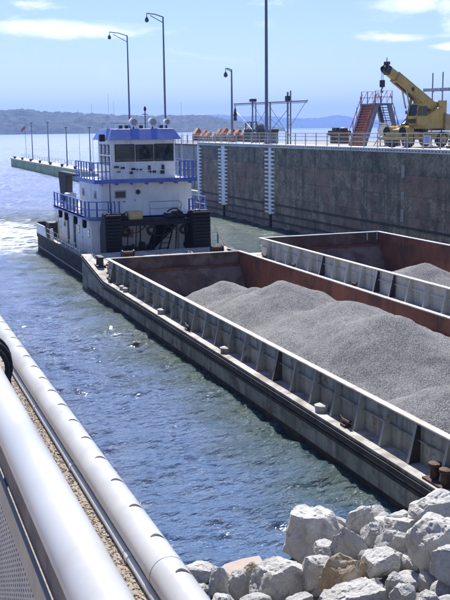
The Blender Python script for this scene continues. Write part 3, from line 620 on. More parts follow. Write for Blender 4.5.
# stacked flat rack below the counterweight
t = thing('mat_stack', (42, 61, 7.7), 'stack of dark and tan crane mats behind the railing at the right edge', 'crane mats')
for i in range(5): MB().box(41+.1*(i % 2), 43.6, 56, 62.2-.1*i, 7.7+i*.22, 7.88+i*.22).build('mat', tanm if i % 2 else dark, t)

# ------------------------------------------------------------------ barges
def gravel_pile(name, label, x0, x1, y0, y1, peaks, floor, top):
    xs = np.arange(x0, x1+.001, .10); ys = np.arange(y0, y1, .11)
    xs[-1] = x1
    def Z(X, Y):
        z = np.full(X.shape, -9.)
        for (px, py, pz, sx, sy) in peaks:
            d = np.sqrt(((X-px)/sx)**2+((Y-py)/sy)**2+.12); z = np.logaddexp(z*5, (pz-(d-.35)*.66)*5)/5
        th = fbm(X*1.0, Y*.35, .8, 3, 12)-.5
        z = z+th*.40+.26*(fbm(X*.8, Y*1.2, .9, 3, 77)-.5)+.05*(fbm(X, Y, 3.5, 3, 31)-.5)
        return np.maximum(z, floor)
    V, F = grid(xs, ys, Z)
    return mesh_obj(name, V, F, gravel, label=label, cat='gravel', kind='stuff')
def barge(name, label, x0, x1, dz, cm, y_far, stiff0, near=-2.0, end=4.4, sh=1.0):
    D = 1.1+dz; T = 2.2+dz; hi = x0+.60; hj = x1-.75; ye = y_far+end; e1 = min(1.4, end*.4)
    t = thing(name, (x0, 30, 0), label, 'barge')
    # side hull with end sheer: polygon in YZ extruded over X
    prof = [(near, -1.9), (ye-1.2, -1.9), (ye, -.3), (ye, D+.82*sh), (ye-e1, D+.62*sh), (y_far-1.2, D-.002), (near, D-.002)]
    MB().prism(prof, x0, hi-.02, 'yz').build('side_hull', hullm, t)
    MB().prism(prof, hj+.02, x1, 'yz').build('side_hull', hullm, t)
    MB().prism([(y_far+.1, -1.9), (ye-1.2, -1.9), (ye, -.3), (ye-.002, D+.80*sh), (ye-e1, D+.60*sh), (y_far+.1, D+.18*sh)], hi-.02, hj+.02, 'yz').build('end_hull', hullm, t)
    MB().box(hi-.02, hj+.02, near, y_far+.1, -1.9, -1.6).build('floor', rustd, t)
    # deck plates (long strips, split by transverse seams)
    ys = list(np.arange(near, y_far-1.2, 5.7))+[y_far-1.2]
    for a, b in zip(ys, ys[1:]):
        for xa, xb in ((x0-.03, hi), (hj, x1+.03)): MB().box(xa, xb, a+.012, b-.012, D-.001, D+.03).build('deck_plate', deckm, t)
    for a, b, za, zb in ((y_far-1.2, ye-e1, D, D+.62*sh), (ye-e1, ye+.03, D+.62*sh, D+.82*sh)):
        MB().quadbox([(x0-.03, a, za), (x1+.03, a, za), (x1+.03, b, zb), (x0-.03, b, zb), (x0-.03, a, za+.03), (x1+.03, a, za+.03), (x1+.03, b, zb+.03), (x0-.03, b, zb+.03)] if a > y_far-1.3 and a > y_far else [(x0-.03, a, za), (hi, a, za), (hi, b, zb), (x0-.03, b, zb), (x0-.03, a, za+.03), (hi, a, za+.03), (hi, b, zb+.03), (x0-.03, b, zb+.03)]).build('deck_plate', deckm, t)
    zq = D+.62*sh*(y_far+.1-(y_far-1.2))/(ye-e1-(y_far-1.2))
    MB().quadbox([(hi, y_far+.12, zq), (hj, y_far+.12, zq), (hj, ye-e1, D+.62*sh), (hi, ye-e1, D+.62*sh), (hi, y_far+.12, zq+.028), (hj, y_far+.12, zq+.028), (hj, ye-e1, D+.62*sh+.028), (hi, ye-e1, D+.62*sh+.028)]).build('deck_plate', deckm, t)
    MB().quadbox([(hj, y_far-1.2, D), (x1+.03, y_far-1.2, D), (x1+.03, ye-e1, D+.62*sh), (hj, ye-e1, D+.62*sh), (hj, y_far-1.2, D+.03), (x1+.03, y_far-1.2, D+.03), (x1+.03, ye-e1, D+.62*sh+.03), (hj, ye-e1, D+.62*sh+.03)]).build('deck_plate', deckm, t)
    # rub rails
    for z, h in ((D-.16, .15), (D-.36, .09)):
        MB().quadbox([(x0-.07, near, z-h/2), (x0-.0, near, z-h/2), (x0, y_far-1.2, z-h/2), (x0-.07, y_far-1.2, z-h/2), (x0-.07, near, z+h/2), (x0, near, z+h/2), (x0, y_far-1.2, z+h/2), (x0-.07, y_far-1.2, z+h/2)]).build('rub_rail', rubr, t)
    MB().quadbox([(x0-.07, y_far-1.2, D-.24), (x0, y_far-1.2, D-.24), (x0, ye, D-.24+.82*sh), (x0-.07, ye, D-.24+.82*sh), (x0-.07, y_far-1.2, D-.08), (x0, y_far-1.2, D-.08), (x0, ye, D-.08+.82*sh), (x0-.07, ye, D-.08+.82*sh)]).build('rub_rail', rubr, t)
    MB().box(x0-.014, x0-.002, near, ye-1.3, -.2, .17).build('waterline_band', rubr, t)
    # hull seams: vertical weld straps
    for y in np.arange(near+2, ye-1, 2.85): MB().box(x0-.012, x0, y, y+.05, .18, D-.42).build('hull_strap', hullm, t)
    # coaming side panels between stiffeners
    st = list(np.arange(stiff0-1.42*25, y_far-.2, 1.42)); st = [y for y in st if y > near+.5]
    for sgn, xc in ((-1, hi), (1, hj)):
        xa, xb = (xc, xc+.05) if sgn < 0 else (xc-.05, xc)
        bnd = [near]+st+[y_far]
        for a, b in zip(bnd, bnd[1:]):
            MB().box(xa, xb, a+.004, b-.004, D+.032, T-.06).build('side_panel', cm, t)
            if sgn < 0: MB().box(xa-.085, xa-.001, a+.03, b-.03, D+.60, D+.635).build('panel_rib', cm, t)
        if sgn < 0:
            for i, y in enumerate(st):
                MB().quadbox([(xa-.34, y-.02, D+.031), (xa-.003, y-.02, D+.031), (xa-.003, y+.02, D+.031), (xa-.34, y+.02, D+.031), (xa-.12, y-.02, T-.065), (xa-.003, y-.02, T-.065), (xa-.003, y+.02, T-.065), (xa-.12, y+.02, T-.065)]).build('stiffener', cm if random.random() > .1 else rubr, t)
                MB().bar((xa-.345, y, D+.05), (xa-.125, y, T-.07), .10, .012, up=(1, 0, 0)).build('stiffener_flange', cm, t)
        MB().box(xa-(.14 if sgn < 0 else .03), xb+(.03 if sgn < 0 else .14), near, y_far+.1, T-.058, T).build('coaming_rim', rim if dz < .1 else capw, t, bevel=.012)
        # inside hopper wall
        xi = (xb, xb+.03) if sgn < 0 else (xa-.03, xa)
        for a, b in zip(np.arange(near, y_far, 5.5), list(np.arange(near+5.5, y_far, 5.5))+[y_far]):
            MB().box(xi[0], xi[1], a+.01, b-.01, -1.6, T-.062).build('hopper_plate', rustm if sgn > 0 else rustd, t)
    # end coaming and sloping hopper end
    MB().box(hi+.05, hj-.05, y_far, y_far+.06, D+.1, T-.06).build('end_coaming', rustd, t)
    MB().box(hi-.1, hj+.1, y_far-.10, y_far+.12, T-.055, T+.006).build('coaming_rim', rim if dz < .1 else capw, t, bevel=.012)
    MB().quadbox([(hi+.08, y_far-2.4, -1.6), (hj-.08, y_far-2.4, -1.6), (hj-.08, y_far+.05, -1.6), (hi+.08, y_far+.05, -1.6), (hi+.08, y_far-.35, D+.25), (hj-.08, y_far-.35, D+.25), (hj-.08, y_far-.02, D+.25), (hi+.08, y_far-.02, D+.25)]).build('sloping_end_plate', rustd, t)
    MB().box(hi+.081, hj-.081, y_far-.38, y_far-.02, D+.252, D+.36).build('end_ledge', rustm, t)
    return t, D, T, hi, hj, ye
b1, D1, T1, h1a, h1b, ye1 = barge('hopper_barge', 'rusty open hopper barge full of gravel nearest the camera with grey green coaming', 11.78, 21.1, 0, coam_g, 52.4, 29.49)
b2, D2, T2, h2a, h2b, ye2 = barge('hopper_barge', 'farther open hopper barge with white coaming lying beside the lock wall', 21.22, 30.55, .7, coam_w, 52.5, 38.27, end=1.0, sh=.04)
gravel_pile('gravel_heap', 'long mounded load of crushed grey gravel in the nearer barge', h1a+.09, h1b-.09, -1.5, 52.2,
            [(17.0, 46.4, 1.45, 1.35, 1.35), (16.9, 41.6, 1.75, 1.35, 1.35), (16.7, 37.6, 2.75, 1.35, 1.25), (17.0, 32.0, 2.85, 1.4, 1.5), (17.0, 29.2, 2.7, 1.35, 1.25), (15.2, 22.4, 2.05, 1.3, 1.25), (16.4, 17, 2.2, 1.4, 1.6), (16.4, 10, 2.2, 2.6, 3.2), (16.4, 3, 2.2, 2.6, 3.2)], -1.4, T1)
gravel_pile('gravel_heap', 'gravel mound showing above the white coaming of the farther barge', h2a+.09, h2b-.09, -1.5, 52.2,
            [(26.0, 41.3, 2.55, 1.3, 1.3), (26.0, 36.5, 2.35, 1.4, 1.4), (26, 31, 2.5, 1.4, 1.6), (26, 25, 2.6, 2.4, 2.6), (26, 18, 2.6, 2.4, 3), (26, 10, 2.6, 2.4, 3), (26, 3, 2.6, 2.4, 3)], -1.4, T2)
for x in (28.9, 29.6): MB().box(x, x+.07, 52.36, 52.40, T2-.5, T2-.06).build('bracket', capw, b2)
# deck fittings, children of the barge they are welded to
def hatch(b, x, y, D, r=.19, h=.14, m=conc_light):
    q = MB().lathe((x, y, D+.03), [(r, 0), (r, h), (r*1.12, h+.01), (r*1.12, h+.05), (r*.9, h+.07)], 14).build('deck_hatch', m, b, smooth=True)
def cleat(b, x, y, D, m=iron, s=1.0):
    mm = MB(); mm.box(x-.10*s, x+.10*s, y-.14*s, y+.14*s, D+.03, D+.10*s)
    mm.tube([(x-.02, y-.32*s, D+.26*s), (x, y-.2*s, D+.19*s), (x, y+.2*s, D+.19*s), (x-.02, y+.32*s, D+.26*s)], .045*s, 6); mm.tube([(x, y-.08*s, D+.03), (x, y-.08*s, D+.2*s)], .05*s, 6); mm.tube([(x, y+.08*s, D+.03), (x, y+.08*s, D+.2*s)], .05*s, 6)
    mm.build('cleat', m, b)
def bitts(b, x, y, D, m=iron, s=1.0):
    q = MB().box(x-.2*s, x+.2*s, y-.36*s, y+.36*s, D+.03, D+.08).build('bitt_base', m, b)
    for k in (-.2, .2): MB().lathe((x, y+k*s, D+.08), [(.1*s, 0), (.1*s, .24*s), (.14*s, .26*s), (.14*s, .32*s), (.06*s, .34*s)], 12).build('bollard', m, b, smooth=True)
for y in (24.4, 40.8, 47.2, 47.9): hatch(b1, 12.05, y, D1, .2 if y < 47 else .18, m=deckm)
hatch(b1, 12.05, 32.5, D1, .2, m=deckm); cleat(b1, 12.02, 22.83, D1); cleat(b1, 12.0, 36.9, D1, dark); cleat(b1, 12.0, 50.5, D1, dark); bitts(b1, 12.06, 18.15, D1, iron, 1.15)
for y in (9, 3): cleat(b1, 12.02, y, D1)
for x, y in ((12.3, 54.2), (20.5, 54.0)): bitts(b1, x, y, D1+.45, dark, 1.5)
MB().lathe((12.55, 52.9, D1+.33), [(.14, 0), (.14, .3), (.2, .32), (.2, .4)], 10).build('vent', redsteel, b1)
MB().box(20.55, 21.0, 52.0, 52.7, D1+.22, D1+.56).build('locker', galv, b1, bevel=.02)
m = MB()
for k in range(3): m.tube([(13.0+.28*math.cos(u)*(1-k*.08), 54.2+.36*math.sin(u)*(1-k*.1), D1+.50+k*.05) for u in np.linspace(0, 2*PI, 15)], .03, 5)
m.build('coiled_line', ropem, None, label='coil of line lying on the far end deck of the nearer barge', cat='rope')
for y in (51, 47, 40): cleat(b2, 21.42, y, D2, iron)
# rivet-like debris on end coaming
t = thing('deck_winch', (14.2, 55.2, D1+.6), 'dark winch on the nearer barge end deck before the left push knee', 'winch')
MB().box(13.8, 14.7, 54.9, 55.5, D1+.55, D1+.72).build('base', dark, t); MB().tube([(13.95, 55.2, D1+.9), (14.55, 55.2, D1+.9)], .2, 12).build('drum', iron, t)
for x in (13.9, 14.6): MB().lathe((x, 55.2, D1+.9), [(.27, -.03), (.27, .03)], 14, axis=(1, 0, 0)).build('flange', dark, t)
t = thing('deck_winch', (19.9, 55.2, D1+.6), 'dark winch on the nearer barge end deck before the right push knee', 'winch')
MB().box(19.5, 20.4, 54.9, 55.5, D1+.55, D1+.72).build('base', dark, t); MB().tube([(19.65, 55.2, D1+.9), (20.25, 55.2, D1+.9)], .2, 12).build('drum', iron, t)
for x in (19.6, 20.3): MB().lathe((x, 55.2, D1+.9), [(.27, -.03), (.27, .03)], 14, axis=(1, 0, 0)).build('flange', dark, t)
m = MB(); a = Vector((20.5, 53.8, D1+.8)); b = Vector((25.5, 71, 1.9)); m.tube([a.lerp(b, q)-Vector((0, 0, 1.0*4*q*(1-q)*.3)) for q in np.linspace(0, 1, 14)], .06, 6)
m.tube([a.lerp(b, .8)-Vector((0, 0, .15)), a.lerp(b, .8)-Vector((0, 0, 1.1))], .05, 6)
m.build('mooring_line', ropem, None, label='dark mooring line running from the barge corner out toward the lock wall', cat='rope')

# ------------------------------------------------------------------ towboat
def towboat():
    t = thing('towboat', (17, 66, 0), 'white towboat with blue walkways and roof pushing the gravel barges', 'towboat')
    X0, X1, YB, YS = 12.25, 21.7, 58.6, 75.9
    MB().prism([(YB, -1.5), (YS-1, -1.5), (YS, -.2), (YS, 1.12), (YB, 1.22)], X0, X1, 'yz').build('hull', black, t, bevel=.06)
    MB().box(X0-.03, X0-.001, YB+.05, YS-.05, .34, .42).build('hull_stripe', mat('dull_pink_stripe', (.42, .36, .36)), t)
    MB().prism([(YB, 1.222), (YS, 1.122), (YS, 1.16), (YB, 1.262)], X0+.02, X1-.02, 'yz').build('main_deck', deckm, t)
    # bulwark along the left side, taller at the stern
    MB().prism([(YB, 1.2), (YS, 1.1), (YS, 1.40), (YB, 1.48)], X0-.05, X0+.015, 'yz').build('bulwark', black, t)
    MB().prism([(71.6, 1.41), (YS, 1.40), (YS, 2.15), (72.2, 2.2)], X0-.045, X0+.02, 'yz').build('stern_bulwark', white, t)
    MB().box(X0+.03, X0+1.9, YS-.08, YS+.02, 1.16, 2.25).build('stern_bulwark', black, t)
    MB().box(X0+.5, X0+1.6, 73.2, 74.8, 1.17, 2.35).build('stern_locker', dark, t, bevel=.03)
    MB().box(X0+.25, X0+.42, 71.2, 71.4, 1.16, 2.1).build('stern_post', white, t)
    for y in np.arange(60, 72, 1.5):
        MB().tube([(X0+.06, y, 1.2), (X0+.06, y, 2.1)], .025, 6).build('rail_post', white, t)
    for z in (1.75, 2.1): MB().tube([(X0+.06, 59.5, z+.02), (X0+.06, 71.8, z)], .018, 5).build('rail_wire', galv, t)
    # push knees
    for i, (xa, xb) in enumerate(((13.42, 14.45), (19.05, 20.28))):
        k = MB().prism([(57.15, 1.2), (58.9, 1.2), (58.9, 3.2), (58.1, 4.25), (57.45, 4.25), (57.3, 4.0)], xa, xb, 'yz').build('push_knee', rubber, t, bevel=.03)
        for z in np.arange(1.95, 4.1, .21): MB().box(xa+.04, xb-.04, 57.142, 57.33, z, z+.13).build('fender_rib', rubber, k)
    MB().box(14.46, 19.04, 57.7, 58.9, 3.50, 3.78).build('knee_platform', black, t, bevel=.02)
    MB().box(14.46, 19.04, 57.66, 57.70, 3.42, 3.66).build('platform_edge', rubber, t)
    # lower house (main deck)
    LY = 60.7
    lh = MB().prism([(X0+1.15, LY+.5), (X0+1.75, LY), (X1-1.75, LY), (X1-1.15, LY+.5), (X1-1.15, 74.0), (X0+1.15, 74.0)], 1.17, 3.78, 'xy').build('lower_house', white, t)
    xw = X0+1.15
    for i, (a, b, za, zb) in enumerate(((66.3, 67.0, 1.25, 3.15), (68.6, 69.25, 1.25, 3.15), (63.9, 64.5, 1.25, 3.1), (71.5, 72.1, 1.25, 3.1))):
        d = MB().box(xw-.03, xw-.002, a, b, za, zb).build('door', dark if i < 2 else white, lh, bevel=.01); MB().box(xw-.055, xw-.031, a+.08, a+.14, 2.1, 2.25).build('handle', galv, d)
    for a in (62.0, 65.2, 70.2, 73.0):
        f = MB().box(xw-.028, xw-.002, a-.3, a+.3, 2.35, 2.9).build('window', galv, lh); MB().box(xw-.034, xw-.029, a-.24, a+.24, 2.41, 2.84).build('pane', glass, f)
    # front wall of the lower house: window, door, ladders
    for a, b, za, zb in ((15.15, 16.1, 2.35, 2.95),):
        f = MB().box(a, b, LY-.03, LY-.002, za, zb).build('window', galv, lh); MB().box(a+.06, b-.06, LY-.037, LY-.031, za+.06, zb-.06).build('pane', glass, f)
    MB().box(15.2, 16.0, LY-.7, LY-.05, 1.27, 1.85).build('deck_locker', dark, t, bevel=.03)
    for x in (14.9, 16.55): MB().tube([(x, LY-.06, 1.25), (x, LY-.06, 3.4)], .04, 6).build('pipe', dark, t)
    for o in (0, .55): MB().bar((17.05+o, 58.4, 1.3), (18.35+o, LY-.3, 3.45), .07, .12).build('stair_stringer', dark, t)
    for k in range(7):
        q = (k+.5)/7; MB().box(17.05+1.3*q, 17.65+1.3*q, 58.4+(LY-.3-58.4)*q-.09, 58.4+(LY-.3-58.4)*q+.09, 1.3+2.15*q, 1.33+2.15*q).build('stair_tread', dark, t)
    MB().prism([(17.7, 3.45), (19.0, 3.45), (19.0, 2.9), (17.2, 1.3), (16.9, 1.3)], LY-.05, LY-.012, 'xz').build('engine_opening', rubber, lh)
    cb = MB().box(18.75, 19.75, 59.0, 59.7, 1.3, 3.35).build('white_cabinet', white, t, bevel=.03)
    MB().lathe((19.25, 58.98, 1.95), [(.26, 0), (.28, .03), (.1, .05)], 14, axis=(0, -1, 0)).build('dial', dark, cb)
    MB().box(19.05, 19.3, 58.965, 58.995, 2.6, 3.0).build('vent_slot', dark, cb)
    MB().box(19.42, 19.6, 58.965, 58.995, 2.45, 3.1).build('vent_slot', dark, cb)
    for i, (x, z) in enumerate(((14.78, 3.12), (16.45, 3.1), (18.6, 3.08))):
        u_ = np.linspace(0, 2*PI, 17); MB().tube([(x+.24*math.cos(u), 57.62, z+.24*math.sin(u)) for u in u_], .085, 8, caps=False).build('fender_tyre', rubber, t, smooth=True)
        MB().tube([(x-.05, 57.63, z+.2), (x, 57.66, 3.7)], .02, 5).build('tyre_rope', ropem, t)
    for i, (xa, xb, d_) in enumerate(((14.6, 16.2, .5), (16.0, 18.3, .75), (17.5, 19.0, .4))):
        MB().tube([(xa+(xb-xa)*q, 57.9, 3.45-d_*4*q*(1-q)) for q in np.linspace(0, 1, 12)], .032, 6).build('hanging_line', ropem, t)
    for i, x in enumerate((15.0, 15.6, 16.9, 18.4)): MB().tube([(x, 58.3+.2*i, 1.3), (x+.15, 58.4+.2*i, 3.45)], .035, 6).build('pipe', dark, t)
    for i, (x, y, w_, h_) in enumerate(((14.9, 58.6, .3, .75), (16.35, 59.3, .35, .9), (17.05, 60.0, .3, .6))):
        MB().box(x-w_/2, x+w_/2, y, y+.5, 1.27, 1.27+h_).build('deck_gear', dark, t, bevel=.04)
    MB().lathe((15.55, 58.7, 1.75), [(.42, -.05), (.42, 0), (.2, .02), (.2, .4), (.42, .42), (.42, .47)], 16, axis=(1, 0, 0)).build('cable_reel', iron, t)
    m = MB()
    for k in range(5): m.tube([(14.85+.32*math.cos(u), LY-.12-.02*k, 2.0+.3*math.sin(u)+k*.03) for u in np.linspace(.3+k, 5.6+k, 12)], .035, 5)
    m.build('hanging_hose', rubber, t)
    # lower walkway at z 3.8, rounded front left corner
    Z1 = 3.80
    wx0 = X0+.55; out = [(wx0, 71.2), (wx0, 60.3), (wx0+.12, 59.7), (wx0+.55, 59.25), (wx0+1.1, 59.1), (X1-1.65, 59.1), (X1-1.1, 59.25), (X1-.67, 59.7), (X1-.55, 60.3), (X1-.55, 71.2)]
    MB().prism(out, Z1+.002, Z1+.09, 'xy').build('lower_walkway', white, t)
    def band(path, z0, z1, name, m, par, th=.05):
        for a, b in zip(path, path[1:]):
            a = Vector(a+(0,)); b = Vector(b+(0,)); n = Vector((b.y-a.y, a.x-b.x, 0)).normalized()*th
            mm = MB(); mm.quadbox([(a.x, a.y, z0), (b.x, b.y, z0), (b.x+n.x, b.y+n.y, z0), (a.x+n.x, a.y+n.y, z0), (a.x, a.y, z1), (b.x, b.y, z1), (b.x+n.x, b.y+n.y, z1), (a.x+n.x, a.y+n.y, z1)]); mm.build(name, m, par)
    band(out[::-1], Z1-.12, Z1+.13, 'walkway_edge', blue, t)
    def rail(path, z, H, step, mpost, mrail, w=.045, rails=(.5, 1.0)):
        for a, b in zip(path, path[1:]):
            a = Vector(a+(z,)); b = Vector(b+(z,)); n = max(1, round((b-a).length/step))
            for i in range(n):
                p = a.lerp(b, i/n); MB().box(p.x-w, p.x+w, p.y-w, p.y+w, z, z+H).build('rail_post', mpost, t)
            for r_ in rails: MB().bar(a+Vector((0, 0, H*r_-.02)), b+Vector((0, 0, H*r_-.02)), .05, .05).build('rail', mrail, t)
    ins = [(wx0+.05, 71.0), (wx0+.05, 60.35), (wx0+.17, 59.78), (wx0+.6, 59.35), (wx0+1.45, 59.18)]
    rail(ins[:2], Z1+.09, 1.0, 1.15, blue, blue, .05); rail(ins[1:], Z1+.09, 1.0, .8, blue, blue, .05)
    rail([(X1-2.2, 59.18), (X1-1.7, 59.18)], Z1+.09, 1.0, .25, blue, blue, .05)
    rail([(X1-.6, 60.5), (X1-.6, 71)], Z1+.09, 1.0, 1.15, blue, blue, .05)
    for q in (0, .18, .42, .7): MB().box(14.05+q, 14.13+q, 59.1, 59.16, Z1+.1, Z1+1.05).build('rail_post', blue, t)
    # dark gear hanging below the lower walkway edge
    for y in (61.5, 64.4, 67.6, 69.8): MB().box(wx0+.1, wx0+.35, y-.16, y+.16, Z1-.75, Z1-.13).build('fender_tyre', rubber, t, bevel=.05)
    # second house
    HY = 60.5; Z2 = 6.1
    uh = MB().prism([(14.02, HY), (20.12, HY), (20.12, 67.6), (14.35, 67.6), (13.9, 66.9), (13.9, HY+.4)], Z1+.09, Z2-.09, 'xy').build('upper_house', white, t)
    d = MB().box(16.12, 16.72, HY-.03, HY-.002, 3.92, 5.72).build('door', white, uh, bevel=.012)
    f = MB().lathe((16.42, HY-.031, 5.35), [(.19, 0), (.19, .02)], 18, axis=(0, -1, 0)).build('porthole', galv, uh); MB().lathe((16.42, HY-.052, 5.35), [(.145, 0), (.145, .006)], 18, axis=(0, -1, 0)).build('pane', glass, f)
    MB().box(16.18, 16.23, HY-.06, HY-.031, 4.75, 4.9).build('handle', galv, d)
    f = MB().box(14.85, 15.63, HY-.04, HY-.002, 4.96, 5.48).build('window', galv, uh, bevel=.02); MB().box(14.92, 15.56, HY-.052, HY-.041, 5.03, 5.41).build('pane', glass, f)
    for x in (14.7, 15.05, 15.4): MB().box(x, x+.16, HY-.03, HY-.002, 4.72, 4.77).build('vent_slot', dark, uh)
    for yy in (61.9, 65.6):
        f = MB().box(13.86, 13.898, yy-.3, yy+.3, 4.9, 5.4).build('window', galv, uh); MB().box(13.85, 13.859, yy-.24, yy+.24, 4.96, 5.34).build('pane', glass, f)
    MB().box(12.95, 13.6, 66.6, 67.7, 3.9, 5.0).build('deck_box', white, t, bevel=.04); MB().box(12.9, 12.949, 66.85, 67.4, 4.45, 4.8).build('dark_panel', dark, t)
    # pipe frame in front of the house
    fr = MB().tube([(16.95, 59.6, Z1+.1), (16.95, 59.6, 4.75), (18.95, 59.6, 4.75), (19.12, 59.6, 4.55), (18.95, 59.6, Z1+.1)], .028, 6).tube([(16.95, 59.6, 4.3), (19.05, 59.6, 4.3)], .022, 6); fr.build('pipe_frame', galv, t)
    # upper walkway
    ux0, ux1, uy0, uy1 = 13.38, 20.28, 59.8, 65.6
    MB().box(ux0+.05, ux1-.05, uy0+.05, uy1, Z2-.088, Z2+.06).build('upper_walkway', white, t)
    MB().box(ux0, ux1, uy0, uy0+.05, Z2-.12, Z2+.14).build('walkway_edge', blue, t); MB().box(ux0, ux0+.05, uy0+.051, uy1, Z2-.12, Z2+.14).build('walkway_edge', blue, t); MB().box(ux1-.05, ux1, uy0+.051, uy1, Z2-.12, Z2+.14).build('walkway_edge', blue, t)
    for x in np.arange(13.9, 20.2, 1.0): MB().box(x, x+.07, uy0+.06, HY-.01, Z2-.24, Z2-.10).build('bracket', blue, t)
    # blue corner rails
    zr = Z2+.06
    for xa, xb in ((13.42, 14.45), (19.15, 20.24)):
        for x in np.linspace(xa, xb, 5): MB().box(x-.035, x+.035, uy0+.07, uy0+.13, zr, zr+1.15).build('rail_post', blue, t)
        for z in (.55, 1.12): MB().box(xa-.03, xb+.03, uy0+.075, uy0+.125, zr+z, zr+z+.06).build('rail', blue, t)
    for x in (13.43, 20.22):
        for y in np.arange(60.4, 65.6, .85): MB().box(x-.035, x+.035, y-.035, y+.035, zr, zr+1.15).build('rail_post', blue, t)
        for z in (.55, 1.12): MB().box(x-.025, x+.025, uy0+.14, uy1, zr+z, zr+z+.06).build('rail', blue, t)
    for x in np.linspace(14.6, 19.0, 6): MB().tube([(x, uy0+.1, zr), (x, uy0+.1, zr+1.15)], .022, 6).build('rail_post', whiteclean, t)
    for z in (.6, 1.15): MB().tube([(14.5, uy0+.1, zr+z), (19.1, uy0+.1, zr+z)], .022, 6).build('rail', whiteclean, t)
    # pilothouse, front leaning
    PY = 61.8
    ph = MB().prism([(15.0, PY), (19.42, PY), (19.42, 65.4), (15.0, 65.4)], Z2+.062, 8.70, 'xy').build('pilothouse', white, t)
    for a, b, za, zb in ((15.33, 16.57, 7.30, 8.36), (16.74, 17.86, 7.30, 8.33), (18.02, 19.26, 7.30, 8.36)):
        f = MB().box(a-.06, b+.06, PY-.05, PY-.002, za-.06, zb+.06).build('window', dark, ph, bevel=.02)
        MB().box(a, b, PY-.062, PY-.051, za, zb).build('pane', glass, f)
    MB().tube([(17.0, PY-.07, 7.35), (17.35, PY-.08, 8.2)], .015, 4).build('wiper', dark, ph)
    for i, (a, b) in enumerate(((62.1, 62.75), (63.15, 63.8), (64.2, 64.8))):
        for za, zb in ((7.05, 7.62), (7.75, 8.4)):
            f = MB().box(14.95, 14.998, a, b, za, zb).build('window', dark, ph); MB().box(14.938, 14.949, a+.06, b-.06, za+.05, zb-.05).build('pane', glass, f)
    # dark fittings under the windows
    for x, z, w, h in ((15.35, 6.95, .16, .06), (15.8, 6.88, .16, .06), (15.5, 6.65, .12, .06), (16.5, 6.78, .13, .08), (16.9, 6.72, .2, .07), (17.6, 6.8, .08, .2), (17.85, 6.6, .2, .09), (18.55, 6.85, .09, .18), (18.5, 6.55, .14, .12), (16.35, 6.55, .1, .08)):
        MB().obox((x, PY-.06, z), w, .04, h).build('fitting', dark, t, bevel=.01)
    rf = MB(); b0 = (14.72, 19.72, 61.15, 65.9); b1_ = (15.08, 19.36, 61.75, 65.5)
    rf.quadbox([(b0[0], b0[2], 8.702), (b0[1], b0[2], 8.702), (b0[1], b0[3], 8.702), (b0[0], b0[3], 8.702), (b1_[0], b1_[2], 9.42), (b1_[1], b1_[2], 9.42), (b1_[1], b1_[3], 9.42), (b1_[0], b1_[3], 9.42)])
    roof = rf.build('roof', roofblue, t, bevel=.02)
    MB().box(14.30, 14.62, 61.6, 62.1, 8.62, 9.08).build('floodlight', black, t, bevel=.03)
    # roof gear: round searchlights, mast, antennas, dome
    for x, y, r_ in ((16.75, 62.3, .30), (18.1, 62.4, .30), (19.15, 62.6, .22)):
        MB().tube([(x, y+.1, 9.42), (x, y+.1, 9.75)], .05, 6).build('searchlight_post', dark, roof)
        q = MB().lathe((x, y+.35, 9.85), [(r_*.6, 0), (r_*.95, .12), (r_, .45), (r_*1.02, .52)], 18, axis=(0, -1, 0)).build('searchlight', whiteclean, roof, smooth=True)
        MB().lathe((x, y-.172, 9.85), [(r_*.72, 0), (r_*.5, .01)], 18, axis=(0, -1, 0)).build('lens', conc_light, q)
    MB().lathe((15.15, 62.9, 9.42), [(.18, 0), (.13, .1), (.1, .45), (.22, .5), (.24, .75), (.12, .92)], 12).build('antenna_dome', whiteclean, roof, smooth=True)
    m_ = MB().tube([(17.75, 63, 9.42), (17.75, 63, 10.9)], .035, 6).build('mast', dark, roof); MB().box(17.55, 17.95, 62.97, 63.03, 10.35, 10.40).build('crosstree', dark, m_); MB().lathe((17.75, 63, 10.6), [(.08, 0), (.1, .15), (.03, .3)], 8).build('mast_light', dark, m_)
    for x, y, z0, h in ((13.6, 64.9, 6.2, 4.6), (14.1, 63, 6.2, 4.9), (15.6, 64.5, 9.42, 2.4), (20.15, 62.5, 6.2, 5.0), (19.4, 64, 9.4, 2.5), (16.1, 65, 9.42, 1.9)):
        MB().tube([(x, y, z0), (x, y, z0+h)], .02, 5, r2=.01).build('whip_antenna', whiteclean, t)
    for x in (15.9, 16.3, 17.3, 18.7): MB().obox((x, 62.5, 9.54), .11, .11, .12).build('horn', dark, roof, bevel=.02)
    for x in np.arange(15.2, 19.4, .8): MB().tube([(x, 64.8, 9.42), (x, 64.8, 9.8)], .02, 5).build('roof_rail_post', galv, roof)
    MB().tube([(15.2, 64.8, 9.8), (19.3, 64.8, 9.8)], .018, 5).build('roof_rail', galv, roof)
    # exhaust stack, port side aft
    MB().prism([(70.0, 3.9), (71.6, 3.9), (71.9, 4.9), (72.3, 6.0), (72.3, 6.35), (66.2, 6.35), (66.2, 6.2), (69.4, 6.1), (69.6, 4.9)], 13.45, 13.95, 'yz').build('exhaust_stack', rubber, t, bevel=.03)
    # left foremast whip on walkway
    MB().tube([(14.2, 59.0, 1.3), (14.2, 59.0, 6.0)], .03, 5).build('jack_pole', dark, t)
    return t
towboat()
